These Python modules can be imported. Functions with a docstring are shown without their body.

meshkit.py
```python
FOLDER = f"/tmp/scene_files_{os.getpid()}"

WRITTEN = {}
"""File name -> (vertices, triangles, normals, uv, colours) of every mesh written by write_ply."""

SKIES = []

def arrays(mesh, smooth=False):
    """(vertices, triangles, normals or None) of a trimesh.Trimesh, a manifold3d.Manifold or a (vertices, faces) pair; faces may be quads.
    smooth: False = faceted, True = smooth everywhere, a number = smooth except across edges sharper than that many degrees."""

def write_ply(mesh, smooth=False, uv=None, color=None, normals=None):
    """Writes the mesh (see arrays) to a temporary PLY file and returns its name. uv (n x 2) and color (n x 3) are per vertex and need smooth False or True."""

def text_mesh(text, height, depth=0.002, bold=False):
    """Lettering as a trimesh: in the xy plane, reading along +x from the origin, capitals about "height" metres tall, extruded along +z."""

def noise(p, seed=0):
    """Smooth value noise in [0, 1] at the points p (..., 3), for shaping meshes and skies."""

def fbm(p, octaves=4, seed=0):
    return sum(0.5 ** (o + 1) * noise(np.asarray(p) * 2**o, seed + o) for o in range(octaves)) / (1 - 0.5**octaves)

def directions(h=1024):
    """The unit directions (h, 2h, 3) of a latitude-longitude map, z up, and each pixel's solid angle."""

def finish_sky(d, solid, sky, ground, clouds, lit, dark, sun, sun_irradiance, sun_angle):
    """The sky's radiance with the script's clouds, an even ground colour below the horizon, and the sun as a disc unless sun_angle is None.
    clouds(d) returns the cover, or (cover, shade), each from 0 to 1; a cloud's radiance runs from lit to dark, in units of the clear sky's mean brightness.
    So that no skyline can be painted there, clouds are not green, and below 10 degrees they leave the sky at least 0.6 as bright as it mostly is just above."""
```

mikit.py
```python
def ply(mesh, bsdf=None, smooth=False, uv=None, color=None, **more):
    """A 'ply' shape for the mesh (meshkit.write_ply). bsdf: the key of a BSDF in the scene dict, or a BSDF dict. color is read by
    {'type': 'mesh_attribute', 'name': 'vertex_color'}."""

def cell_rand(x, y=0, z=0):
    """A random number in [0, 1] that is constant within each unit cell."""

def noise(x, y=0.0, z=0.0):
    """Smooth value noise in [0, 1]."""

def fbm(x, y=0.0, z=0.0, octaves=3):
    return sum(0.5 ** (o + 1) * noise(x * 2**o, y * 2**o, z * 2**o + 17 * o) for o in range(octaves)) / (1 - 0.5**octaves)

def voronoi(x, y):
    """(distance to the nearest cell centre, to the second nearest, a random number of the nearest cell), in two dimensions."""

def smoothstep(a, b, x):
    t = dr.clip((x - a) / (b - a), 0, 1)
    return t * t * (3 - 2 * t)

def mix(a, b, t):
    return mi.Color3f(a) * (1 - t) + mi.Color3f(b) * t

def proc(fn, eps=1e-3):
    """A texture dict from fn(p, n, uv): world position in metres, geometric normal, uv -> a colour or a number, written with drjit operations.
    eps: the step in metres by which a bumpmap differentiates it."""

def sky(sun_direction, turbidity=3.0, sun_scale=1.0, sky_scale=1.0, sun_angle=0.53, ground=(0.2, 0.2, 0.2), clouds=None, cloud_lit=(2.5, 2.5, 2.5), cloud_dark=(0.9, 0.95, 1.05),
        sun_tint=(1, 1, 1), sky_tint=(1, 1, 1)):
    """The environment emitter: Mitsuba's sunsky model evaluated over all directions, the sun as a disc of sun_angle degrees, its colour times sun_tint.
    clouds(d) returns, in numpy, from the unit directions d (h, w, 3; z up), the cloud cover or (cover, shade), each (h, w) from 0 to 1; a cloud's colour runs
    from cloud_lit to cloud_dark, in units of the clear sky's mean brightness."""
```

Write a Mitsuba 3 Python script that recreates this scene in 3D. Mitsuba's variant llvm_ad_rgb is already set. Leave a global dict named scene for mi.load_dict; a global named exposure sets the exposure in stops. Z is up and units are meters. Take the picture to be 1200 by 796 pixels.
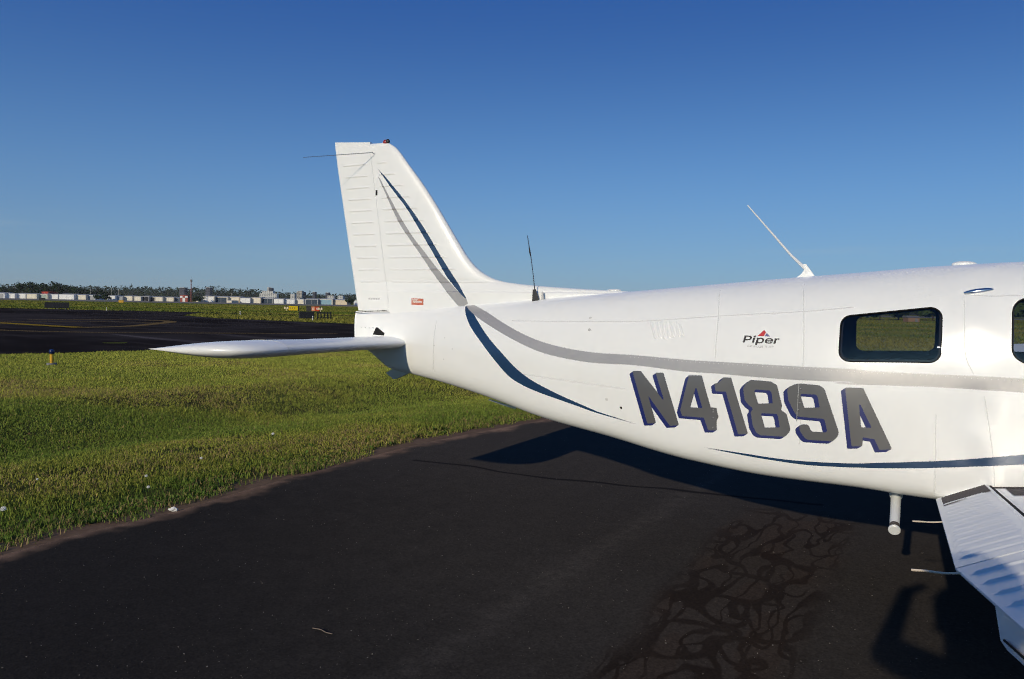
import math, random
import numpy as np, trimesh, drjit as dr, mitsuba as mi
import manifold3d as m3
import shapely, shapely.geometry as sg, shapely.ops as so, shapely.affinity as sa
from scipy.interpolate import PchipInterpolator
import mikit, meshkit
from mikit import proc, noise, fbm, voronoi, smoothstep, mix

T = mi.ScalarTransform4f
scene, labels = {}, {}
rng = np.random.default_rng(7)

# ------------------------------------------------------------------ camera, sky, exposure
EYE = 1.6
PITCH, ROLL = math.radians(-2.4266), math.radians(1.15)
fw = np.array([0, math.cos(PITCH), math.sin(PITCH)])
u0, r0 = np.array([0, -math.sin(PITCH), math.cos(PITCH)]), np.array([1.0, 0, 0])
up = -math.sin(ROLL) * r0 + math.cos(ROLL) * u0
eye = np.array([0, 0, EYE])
scene['camera'] = {'type': 'perspective', 'fov': 65.939, 'fov_axis': 'x', 'near_clip': 0.05, 'far_clip': 9000.0,
                   'to_world': T().look_at(origin=eye.tolist(), target=(eye + fw).tolist(), up=up.tolist())}
SAZ, SEL = math.radians(29.27), math.radians(18.97)          # the way the sunlight travels, from +y towards +x, and the sun's height
sun = (-math.sin(SAZ) * math.cos(SEL), -math.cos(SAZ) * math.cos(SEL), math.sin(SEL))
def haze_and_tint(d):
    # pale haze low over the horizon, and a few faint wisps
    el = np.degrees(np.arcsin(np.clip(d[..., 2], -1, 1)))
    w = meshkit.fbm(np.stack([d[..., 0] * 7, d[..., 1] * 7, d[..., 2] * 70], -1), 4, 3)
    low = np.clip(0.52 * np.exp(-el / 6.0) + 0.10 * np.clip((w - 0.60) * 5, 0, 1) * np.exp(-((el - 4.0) / 1.6) ** 2), 0, 1)
    def ramp(a, b): t = np.clip((el - a) / (b - a), 0, 1); return t * t * (3 - 2 * t)
    high = 0.62 * ramp(7, 24) * (1 - ramp(26, 60))               # deep blue tint painted over the sky by height, through the cloud layer
    return np.maximum(low, 0) + high * (1 - low), high * (1 - low) / np.maximum(low + high * (1 - low), 1e-6)
CLOUD = (0.171 / 0.06966423, 0.203 / 0.06966423, 0.211 / 0.06966423)
DEEP = (0.0045 / 0.06966423, 0.0285 / 0.06966423, 0.1340 / 0.06966423)
scene['sky'] = mikit.sky(sun, turbidity=3.0, ground=(0.10, 0.11, 0.06), sun_tint=(0.82, 0.995, 1.40), sky_tint=(0.37, 0.78, 1.44),
                         clouds=haze_and_tint, cloud_lit=CLOUD, cloud_dark=DEEP)
exposure = 1.42

# ------------------------------------------------------------------ helpers
def mat(key, base, rough=0.6, **kw):
    d = {'type': 'principled', 'base_color': base if isinstance(base, dict) else {'type': 'rgb', 'value': list(base)}, 'roughness': rough, **kw}
    scene[key] = {'type': 'twosided', 'bsdf': d}
    return key

def plain(key, base):
    scene[key] = {'type': 'twosided', 'bsdf': {'type': 'diffuse', 'reflectance': base if isinstance(base, dict) else {'type': 'rgb', 'value': list(base)}}}
    return key

def put(key, mesh, bsdf, smooth=False, **kw):
    base, n = key, 0
    while key in scene:
        n += 1
        key = f'{base}_{n:03d}'
    scene[key] = mikit.ply(mesh, bsdf, smooth, **kw)
    return key

def newkey(name):
    n, key = 0, name
    while key in labels or any(k == key or k.startswith(key + '__') for k in scene):
        n += 1
        key = f'{name}_{n:03d}'
    return key

def tag(key, label=None, cat=None, group=None, kind=None):
    labels[key] = {k: v for k, v in (('label', label), ('category', cat), ('group', group), ('kind', kind)) if v}

def box(cx, cy, cz, sx, sy, sz, rz=0.0, bevel=0.0):
    if bevel:
        m = m3.Manifold.hull_points(np.array([[a * (sx / 2 - bevel * i), b * (sy / 2 - bevel * j), c * (sz / 2 - bevel * k)]
                                              for a in (-1, 1) for b in (-1, 1) for c in (-1, 1) for i, j, k in ((0, 1, 1), (1, 0, 1), (1, 1, 0))]))
        mm = m.to_mesh(); m = trimesh.Trimesh(mm.vert_properties[:, :3], mm.tri_verts, process=False)
    else:
        m = trimesh.creation.box((sx, sy, sz))
    m.apply_transform(trimesh.transformations.rotation_matrix(rz, [0, 0, 1]))
    m.apply_translation([cx, cy, cz])
    return m

def join(ms): return trimesh.util.concatenate([m for m in ms])

def tube(pts, radii, sides=8):
    p = np.asarray(pts, float); n = len(p); radii = np.broadcast_to(radii, (n,))
    t = np.gradient(p, axis=0); t /= np.linalg.norm(t, axis=1, keepdims=True) + 1e-12
    ref = np.array([0, 0, 1.0]) if abs(t[0, 2]) < 0.9 else np.array([1.0, 0, 0])
    a = np.cross(t, ref); a /= np.linalg.norm(a, axis=1, keepdims=True) + 1e-12
    b = np.cross(t, a); ang = np.arange(sides) * 2 * np.pi / sides
    v = p[:, None] + radii[:, None, None] * (np.cos(ang)[None, :, None] * a[:, None] + np.sin(ang)[None, :, None] * b[:, None])
    v = np.vstack([v.reshape(-1, 3), p[:1], p[-1:]])
    f = []
    for i in range(n - 1):
        for j in range(sides):
            k = (j + 1) % sides
            f += [[i * sides + j, (i + 1) * sides + j, (i + 1) * sides + k], [i * sides + j, (i + 1) * sides + k, i * sides + k]]
    for j in range(sides):
        k = (j + 1) % sides
        f += [[n * sides, j, k], [n * sides + 1, (n - 1) * sides + k, (n - 1) * sides + j]]
    return trimesh.Trimesh(v, f, process=False)

def grid(P):
    """A mesh over a (rows, columns, 3) array of points."""
    a, b = P.shape[:2]
    i, j = np.meshgrid(np.arange(a - 1), np.arange(b - 1), indexing='ij')
    q = np.stack([i * b + j, i * b + j + 1, (i + 1) * b + j + 1, (i + 1) * b + j], -1).reshape(-1, 4)
    return trimesh.Trimesh(P.reshape(-1, 3), np.vstack([q[:, [0, 1, 2]], q[:, [0, 2, 3]]]), process=False)

def poly_mesh(shape, edge=None):
    """(n, 2) points and triangles of a shapely polygon or multipolygon."""
    vs, fs, at = [], [], 0
    for g in getattr(shape, 'geoms', [shape]):
        if g.geom_type != 'Polygon' or g.area < 1e-9: continue
        v, f = trimesh.creation.triangulate_polygon(g, engine='earcut')
        v = np.column_stack([v, np.zeros(len(v))]); f = np.asarray(f)
        if edge: v, f = trimesh.remesh.subdivide_to_size(v, f, edge, max_iter=14)
        vs.append(np.asarray(v)[:, :2]); fs.append(np.asarray(f) + at); at += len(v)
    return np.vstack(vs), np.vstack(fs)

def sheet(shape, z, edge=None):
    v, f = poly_mesh(shape, edge)
    m = trimesh.Trimesh(np.column_stack([v, np.full(len(v), z)]), f, process=False)
    if m.face_normals[:, 2].mean() < 0: m.invert()
    return m

def mani(mesh): return m3.Manifold(m3.Mesh(np.asarray(mesh.vertices, np.float32), np.asarray(mesh.faces, np.uint32)))
def unmani(m):
    mm = m.to_mesh(); return trimesh.Trimesh(mm.vert_properties[:, :3], mm.tri_verts, process=False)

def smooth_poly(pts, n=6):
    """A closed outline rounded by Catmull-Rom splines."""
    p = np.asarray(pts, float); out = []
    for i in range(len(p)):
        a, b, c, d = p[i - 1], p[i], p[(i + 1) % len(p)], p[(i + 2) % len(p)]
        for t in np.arange(n) / n:
            out.append(0.5 * (2 * b + (c - a) * t + (2 * a - 5 * b + 4 * c - d) * t * t + (3 * b - a - 3 * c + d) * t ** 3))
    return np.array(out)

def smooth_line(pts, n=8):
    p = np.asarray(pts, float); p = np.vstack([2 * p[0] - p[1], p, 2 * p[-1] - p[-2]]); out = []
    for i in range(1, len(p) - 2):
        a, b, c, d = p[i - 1:i + 3]
        for t in np.arange(n) / n:
            out.append(0.5 * (2 * b + (c - a) * t + (2 * a - 5 * b + 4 * c - d) * t * t + (3 * b - a - 3 * c + d) * t ** 3))
    return np.vstack([out, p[-2:-1]])

# ------------------------------------------------------------------ materials of the ground
EDGE = np.array([(-9.5, -9.0), (-5.6, -1.0), (-4.1, 2.6), (-3.12, 4.79), (-2.87, 5.3), (-2.51, 5.89), (-2.17, 6.70), (-1.66, 7.73), (-0.96, 9.07), (0.51, 11.13), (0.80, 11.5), (2.6, 13.9), (6.0, 16.6), (12, 19.0), (40, 24.0)])

def seg_dist(x, y, pts):
    d = mi.Float(1e9)
    for (ax, ay), (bx, by) in zip(pts[:-1], pts[1:]):
        vx, vy = bx - ax, by - ay
        t = dr.clip(((x - ax) * vx + (y - ay) * vy) / (vx * vx + vy * vy), 0, 1)
        d = dr.minimum(d, dr.sqrt(dr.square(x - ax - t * vx) + dr.square(y - ay - t * vy)))
    return d

CRACK = [(-0.94, 8.06), (-0.31, 7.70), (0.2, 7.38), (0.73, 7.15), (1.75, 6.88), (2.6, 6.5)]
def dirt_edge(x, y, out):
    """How much red earth lies at (x, y): a ragged strip either side of the pavement's edge."""
    e = seg_dist(x, y, [tuple(q) for q in EDGE[1:12]])
    w = out + 0.30 * (fbm(x * 1.9, y * 1.9, 9.0, 3) - 0.45) + 0.10 * (noise(x * 14, y * 14, 1.0) - 0.5)
    return smoothstep(w + 0.09, w - 0.14, e)
def dirt_rgb(x, y): return mix((0.125, 0.076, 0.050), (0.270, 0.178, 0.122), 0.5 * noise(x * 40, y * 40, 3.3) + 0.5 * fbm(x * 5, y * 5, 1.0, 2))
def asphalt_rgb(p, n, uv):
    x, y = p.x, p.y
    big = fbm(x * 0.35, y * 0.35, 3.0, 2)
    mid = fbm(x * 9, y * 9, 1.0, 3)
    fine = 0.5 * noise(x * 170, y * 170, 0.5) + 0.5 * noise(x * 90, y * 90, 3.5)
    speck = noise(x * 95 + 9, y * 95, 2.5)
    c = mix((0.0345, 0.0295, 0.0250), (0.0465, 0.0400, 0.0345), 0.45 * big + 0.55 * mid)
    c = c * (0.35 + 1.30 * fine)
    c = mix(c, (0.15, 0.135, 0.12), smoothstep(0.86, 0.96, speck) * 0.5)
    # lens vignetting painted into the asphalt colour: darker towards the left
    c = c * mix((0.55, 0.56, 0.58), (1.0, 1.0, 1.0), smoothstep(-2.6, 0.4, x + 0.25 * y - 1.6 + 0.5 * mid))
    # a paler worn band along the lane
    t = (x + 0.45) * 0.866 - (y - 3.31) * 0.50
    band = dr.exp(-dr.square((t + 0.05 * (mid - 0.5)) / 0.10)) * (0.35 + 0.65 * smoothstep(0.36, 0.62, fbm(x * 14, y * 14, 5.0, 3)))
    c = mix(c, c * 1.9, band * 0.42)
    # fluid that ran down the pavement: braided dark threads and brown dried patches
    s = (x - 0.80) * 0.457 + (y - 3.30) * 0.889; q = (x - 0.80) * 0.889 - (y - 3.30) * 0.457
    q = q + 0.05 * (noise(s * 3.0, 2.0, 8.0) - 0.5)
    inside = smoothstep(0.50, 0.30, dr.abs(q) + 0.10 * (noise(s * 2.2, q * 3, 5.0) - 0.5)) * smoothstep(-1.5, -1.2, s) * smoothstep(3.5, 3.0, s)
    wob = 0.10 * (noise(s * 9, q * 9, 2.0) - 0.5)
    n1 = noise(s * 2.3 + wob * 2, q * 8.5 + wob * 5 + 0.8 * (noise(s * 4, 1.0, 1.0) - 0.5), 4.0); n2 = noise(s * 3.0 + 7 + wob * 2, q * 11 - wob * 5, 11.0)
    thr = 0.060 + 0.040 * noise(s * 6, q * 6, 1.5)
    n3 = noise(s * 2.4 - 3 + wob * 2, q * 9.5 + wob * 4, 41.0); n4 = noise(s * 3.3 + wob * 2, q * 5.5 - wob * 4, 55.0)
    thread = dr.maximum(dr.maximum(smoothstep(thr, thr * 0.5, dr.abs(n3 - 0.48)), smoothstep(thr * 0.9, thr * 0.5, dr.abs(n4 - 0.5)) * smoothstep(0.4, 0.55, noise(s * 1.1, q * 2, 71.0))), dr.maximum(smoothstep(thr, thr * 0.55, dr.abs(n1 - 0.5)), smoothstep(thr, thr * 0.55, dr.abs(n2 - 0.52)) * smoothstep(0.35, 0.5, noise(s * 1.3, q * 2, 21.0))))
    patch = smoothstep(0.52, 0.66, noise(s * 2.4, q * 5.0, 30.0)) * inside
    c = mix(c, c * mi.Color3f(1.12, 0.93, 0.82), dr.maximum(patch * 0.8, inside * 0.45))
    c = mix(c, c * mi.Color3f(0.40, 0.345, 0.32) + mi.Color3f(0.0014, 0.0008, 0.0005), thread * inside * (0.58 + 0.30 * noise(s * 5, q * 5, 6.0)))
    # tarred crack
    d = seg_dist(x + 0.10 * (noise(x * 3, y * 3, 7.7) - 0.5), y + 0.16 * (noise(x * 2.5, y * 2.5, 4.2) - 0.5), CRACK)
    c = mix(c, (0.010, 0.0080, 0.0075), smoothstep(0.045, 0.012, d) * 0.85)
    return mix(c, dirt_rgb(x, y), dirt_edge(x, y, 0.07) * 0.85)
def asphalt_h(p, n, uv):
    return 0.0016 * noise(p.x * 130, p.y * 130, 0.0) + 0.0012 * noise(p.x * 260, p.y * 260, 0.0)
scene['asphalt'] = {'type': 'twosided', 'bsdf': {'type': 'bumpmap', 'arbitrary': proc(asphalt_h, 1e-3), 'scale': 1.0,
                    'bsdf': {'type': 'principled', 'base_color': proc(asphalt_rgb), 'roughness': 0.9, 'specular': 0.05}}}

def taxi_rgb(p, n, uv):
    x, y = p.x, p.y
    a = fbm(x * 0.06, y * 0.06, 1.0, 4)
    b = fbm(x * 0.5 + 0.3 * y, y * 0.5, 5.0, 3)
    # sealed seams along and across the paving lanes
    s = x * 0.69 + y * 0.73; t = x * 0.73 - y * 0.69
    j = dr.abs(s / 3.8 - dr.floor(s / 3.8) - 0.5 + 0.05 * (b - 0.5))
    k = dr.abs(t / 7.0 - dr.floor(t / 7.0) - 0.5 + 0.05 * (a - 0.5))
    c = mix((0.021, 0.018, 0.0185), (0.056, 0.048, 0.048), smoothstep(0.30, 0.70, 0.6 * a + 0.4 * b))
    c = mix(c, (0.10, 0.085, 0.08), smoothstep(0.49, 0.50, k) * 0.0 + smoothstep(0.05, 0.02, j) * 0.45 * smoothstep(0.35, 0.6, a))
    st = noise(s * 0.9 + 2.0 * a, t * 0.035, 6.0); c = mix(c, c * 2.3, smoothstep(0.74, 0.86, st) * 0.7)
    return c
plain('taxiway_asphalt', proc(taxi_rgb))

def grass_ground_rgb(p, n, uv):
    x, y = p.x, p.y
    r = dr.sqrt(x * x + y * y)
    a = fbm(x * 1.1, y * 1.1, 2.0, 3); b = noise(x * 30, y * 30, 0.0); big = fbm(x * 0.035, y * 0.07, 4.0, 4)
    near = mix((0.045, 0.040, 0.018), (0.085, 0.095, 0.026), smoothstep(0.3, 0.7, a)) * (0.6 + 0.8 * b)
    near = mix(near, (0.085, 0.055, 0.035), smoothstep(0.62, 0.80, fbm(x * 2.3, y * 2.3, 8.0, 2)) * 0.4)
    far = mix((0.105, 0.130, 0.026), (0.190, 0.195, 0.042), smoothstep(0.3, 0.7, big))
    far = mix(far, (0.18, 0.15, 0.055), smoothstep(0.55, 0.72, fbm(x * 0.11, y * 0.16, 9.0, 3)) * 0.6)
    far = far * (0.75 + 0.5 * fbm(x * 0.9, y * 0.9, 1.0, 3))
    near = mix(near, far, smoothstep(16, 30, r))
    return mix(near, dirt_rgb(x, y), dirt_edge(x, y, 0.30) * 0.9)
plain('grass_ground', proc(grass_ground_rgb))
plain('concrete_ramp', proc(lambda p, n, uv: mix((0.22, 0.20, 0.17), (0.30, 0.27, 0.23), fbm(p.x * 0.08, p.y * 0.08, 2.0, 3))))
plain('leaf_colour', {'type': 'mesh_attribute', 'name': 'vertex_color'})
plain('taxi_yellow', (0.36, 0.225, 0.03))
plain('worn_line', (0.20, 0.135, 0.06))

# ------------------------------------------------------------------ the ground
def swale(x, y):
    """Ground height: level, with a shallow ditch in the grass beside the pavement."""
    n0 = np.array([-0.819, 0.574])                                # away from the apron, into the grass
    d = (x + 0.96) * n0[0] + (y - 9.07) * n0[1] + 0.35 * np.sin(0.35 * x) + 0.4
    h = -0.22 * np.exp(-((d - 3.9) / 1.25) ** 2) + 0.07 * np.exp(-((d - 6.4) / 1.3) ** 2) + 0.04 * np.exp(-((d - 1.2) / 0.7) ** 2)
    r = np.hypot(x, y)
    h = h * np.clip((32 - r) / 8, 0, 1) * (y > 0)
    h += 0.05 * (meshkit.fbm(np.stack([x * 0.5, y * 0.5, 0 * x], -1), 3, 3) - 0.5) * np.clip(d / 1.5, 0, 1) * np.clip((40 - r) / 8, 0, 1)
    return np.where(d > 0.0, h, 0.0) - 0.012

APRON = sg.Polygon(np.vstack([smooth_line(EDGE, 10), [(60, 20), (60, -60), (-35, -60)]]))
rr = np.concatenate([np.arange(0.5, 34, 0.30), np.geomspace(34, 3200, 52)])
aa = np.radians(np.concatenate([np.arange(-75, 60, 0.8), np.arange(60, 285.1, 3.0)]))
RR, AA = np.meshgrid(rr, aa, indexing='ij')
gx, gy = RR * np.sin(AA), RR * np.cos(AA)
put('ground', grid(np.stack([gx, gy, swale(gx, gy) - 0.002], -1)[:, ::-1]), 'grass_ground', True)
tag('ground', kind='structure')
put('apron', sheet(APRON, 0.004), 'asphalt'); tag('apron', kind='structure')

TAXI = sg.Polygon([(-60, -26), (-14.07, 21.66), (-11.1, 24.4), (-5.9, 30.3), (6, 42), (13, 55), (9, 66), (0, 65), (-11.6, 59.7), (-26.3, 70.0), (-33.5, 80), (-37.0, 93.0), (-36.7, 98), (-40, 101), (-65, 103.5), (-170, 108), (-260, 60)]).union(
    sg.Polygon([(-45, 93.5), (-18.3, 93.7), (30, 92), (33, 98), (-20, 100), (-45, 99)]))
put('taxiway', sheet(TAXI.intersection(sg.box(-400, -60, 200, 300)), 0.004, 30), 'taxiway_asphalt'); tag('taxiway', kind='structure')
put('ramp', sheet(sg.Polygon([(-900, 330), (-240, 335), (-110, 345), (300, 350), (300, 585), (-900, 585)]), 0.004), 'concrete_ramp'); tag('ramp', kind='structure')

def ribbon(pts, w): return sg.LineString(smooth_line(pts, 8)).buffer(w / 2, cap_style='flat')
for pts, w, m in (([(-32, 47.6), (-29.56, 46.14), (-26.11, 43.87), (-22.89, 41.89)], 0.9, 'taxi_yellow'),
                  ([(-22.89, 41.89), (-22.0, 45.2), (-23.1, 51.5), (-24.0, 55.4), (-25.9, 58.2), (-28.6, 58.7), (-33.5, 54.6)], 0.85, 'worn_line'),
                  ([(-38, 46.8), (-29.8, 51.0), (-24.2, 54.0)], 0.6, 'worn_line'), ([(-34, 44.2), (-22, 36.2), (-9, 40.5)], 0.5, 'worn_line')):
    put('taxiway__painted_line', sheet(ribbon(pts, w), 0.009), m)

# loose grit on the asphalt
def grit(n, seed):
    r = np.random.default_rng(seed)
    tet = trimesh.creation.icosahedron(); V, Fc = np.array(tet.vertices), np.array(tet.faces)
    rad, az = 2.6 + 9 * r.random(n) ** 1.3, np.radians(r.uniform(-42, 40, n))
    x, y = rad * np.sin(az), rad * np.cos(az)
    ok = shapely.contains_xy(APRON.buffer(-0.05), x, y); x, y = x[ok], y[ok]; n = len(x)
    size = (0.0008 + 0.0030 * r.random(n) ** 5)
    J = V[None] * (0.7 + 0.6 * r.random((n, 12, 1))) * size[:, None, None] * np.array([1.1, 1, 0.6])
    P = J + np.stack([x, y, 0.004 + size * 0.4], -1)[:, None]
    return trimesh.Trimesh(P.reshape(-1, 3), (Fc[None] + 12 * np.arange(n)[:, None, None]).reshape(-1, 3), process=False)
plain('grit_stone', proc(lambda p, n, uv: mix((0.08, 0.07, 0.06), (0.30, 0.27, 0.24), noise(p.x * 37, p.y * 37, 0.0))))
put('grit', grit(7000, 5), 'grit_stone'); tag('grit', 'pale grit scattered over the dark asphalt', 'grit', kind='stuff')

# ------------------------------------------------------------------ grass blades
def blades(n, seed, rmin, rmax, az0, az1, power):
    r = np.random.default_rng(seed)
    rad = rmin + (rmax - rmin) * r.random(n) ** power
    az = np.radians(r.uniform(az0, az1, n))
    x, y = rad * np.sin(az), rad * np.cos(az)
    inner = APRON.buffer(0.02)
    fringe = shapely.contains_xy(APRON.buffer(0.30), x, y)
    ok = ~shapely.contains_xy(inner, x, y) & ~shapely.contains_xy(TAXI.buffer(0.1), x, y) & (~fringe | (r.random(n) < 0.8))
    q = np.stack([x * 1.7, y * 1.7, 0 * x], -1); dens = meshkit.fbm(q, 3, 11)
    ok &= r.random(n) < np.clip(0.12 + 2.6 * (dens - 0.22) + np.clip((rad - 9) / 8, 0, 0.6), 0.08, 1)
    x, y, rad, dens = x[ok], y[ok], rad[ok], dens[ok]
    return x, y, rad, dens, r

def grass(n, seed, rmin, rmax, az0, az1, power, nb, full):
    x, y, rad, dens, r = blades(n, seed, rmin, rmax, az0, az1, power)
    k = len(x); sp = np.repeat(0.014 + 0.0026 * rad, nb)
    X = np.repeat(x, nb) + r.normal(0, 1, k * nb) * sp; Y = np.repeat(y, nb) + r.normal(0, 1, k * nb) * sp
    Rd, N = np.repeat(rad, nb), k * nb
    fr = shapely.distance(APRON, shapely.points(X, Y))
    keep = fr > 0.0 + 0.44 * meshkit.fbm(np.stack([X * 1.6, Y * 1.6, 0 * X + 9], -1), 3, 13) - 0.12 * r.random(N)
    X, Y, Rd, fr = X[keep], Y[keep], Rd[keep], fr[keep]; N = len(X)
    tall = meshkit.fbm(np.stack([X * 1.1, Y * 1.1, 0 * X + 5], -1), 4, 4)
    clump = np.clip((meshkit.noise(np.stack([X * 3.1, Y * 3.1, 0 * X], -1), 15) - 0.62) * 4, 0, 1)
    h = (0.020 + 0.044 * r.random(N) ** 1.3) * (0.40 + 1.25 * tall + 0.55 * clump)
    w = (0.0012 + 0.00023 * Rd) * (0.7 + 0.7 * r.random(N))
    th, ph, lean = r.uniform(0, 2 * np.pi, N), r.uniform(0, 2 * np.pi, N), r.uniform(0.15, 1.15, N)
    side = np.stack([np.cos(th), np.sin(th), 0 * th], -1) * w[:, None]
    dirn = np.stack([np.cos(ph) * lean, np.sin(ph) * lean, 0 * ph], -1)
    B = np.stack([X, Y, swale(X, Y) - 0.004], -1)
    tip = B + (dirn * 0.95 + np.stack([0 * lean, 0 * lean, 1.05 - 0.45 * lean], -1)) * h[:, None]
    if full:
        mid = B + (dirn * 0.28 + [0, 0, 0.58]) * h[:, None]
        P = np.stack([B - side, B + side, mid - side * 0.75, mid + side * 0.75, tip], 1); f = np.array([[0, 1, 3], [0, 3, 2], [2, 3, 4]])
    else: P = np.stack([B - side * 1.1, B + side * 1.1, tip], 1); f = np.array([[0, 1, 2]])
    m = P.shape[1]; Fc = (f[None] + m * np.arange(N)[:, None, None]).reshape(-1, 3)
    # colour of each blade: fresh green to yellow green to straw, by patches
    patch = meshkit.fbm(np.stack([X * 0.55, Y * 0.55, 0 * X + 2], -1), 4, 8)
    t = np.clip((patch - 0.38) / 0.32 + r.normal(0, 0.25, N), 0, 1)[:, None]
    yg, gr = np.array([0.285, 0.290, 0.055]), np.array([0.115, 0.185, 0.034])
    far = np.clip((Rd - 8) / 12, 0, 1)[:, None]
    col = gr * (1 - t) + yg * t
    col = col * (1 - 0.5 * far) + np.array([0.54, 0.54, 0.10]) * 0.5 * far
    dry = (r.random(N) < 0.05 + 0.40 * np.clip((patch - 0.58) * 5, 0, 1) + 0.22 * (fr < 0.55))[:, None]
    col = np.where(dry, np.array([0.33, 0.245, 0.115]) * (0.55 + 0.75 * r.random((N, 1))), col * (0.6 + 0.8 * r.random((N, 1))))
    return P.reshape(-1, 3), Fc, np.repeat(col, m, 0)

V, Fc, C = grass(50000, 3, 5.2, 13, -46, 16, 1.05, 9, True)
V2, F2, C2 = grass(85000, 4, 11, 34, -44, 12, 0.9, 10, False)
def far_grass(n, seed):
    r = np.random.default_rng(seed)
    rad = 33 + 300 * r.random(n) ** 1.7; az = np.radians(r.uniform(-44, 34, n)); x, y = rad * np.sin(az), rad * np.cos(az)
    ok = ~shapely.contains_xy(TAXI.buffer(0.3), x, y) & ~shapely.contains_xy(APRON.buffer(0.3), x, y); x, y, rad = x[ok], y[ok], rad[ok]; n = len(x)
    th = r.uniform(0, 2 * np.pi, n); w = (0.012 + 0.0011 * rad) * (0.6 + 0.8 * r.random(n)); h = 0.07 + 0.10 * r.random(n)
    s = np.stack([np.cos(th), np.sin(th), 0 * th], -1) * w[:, None]; Bs = np.stack([x, y, swale(x, y) - 0.01], -1); tp = Bs + np.stack([r.normal(0, 0.08, n), r.normal(0, 0.08, n), h], -1)
    P = np.stack([Bs - s, Bs + s, tp], 1)
    t = np.clip((meshkit.fbm(np.stack([x * 0.05, y * 0.08, 0 * x + 3], -1), 4, 6) - 0.33) / 0.34 + r.normal(0, 0.12, n), 0, 1)[:, None]
    col = (np.array([0.120, 0.155, 0.028]) * (1 - t) + np.array([0.215, 0.200, 0.045]) * t) * (0.8 + 0.4 * r.random((n, 1)))
    return P.reshape(-1, 3), np.arange(3 * n).reshape(-1, 3), np.repeat(col, 3, 0)
V3, F3, C3 = far_grass(300000, 9)
gm = trimesh.Trimesh(np.vstack([V, V2, V3]), np.vstack([Fc, F2 + len(V), F3 + len(V) + len(V2)]), process=False)
put('grass', gm, 'leaf_colour', False, color=np.vstack([C, C2, C3])); tag('grass', 'mown yellow green grass growing beside the asphalt', 'grass', kind='stuff')

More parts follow.
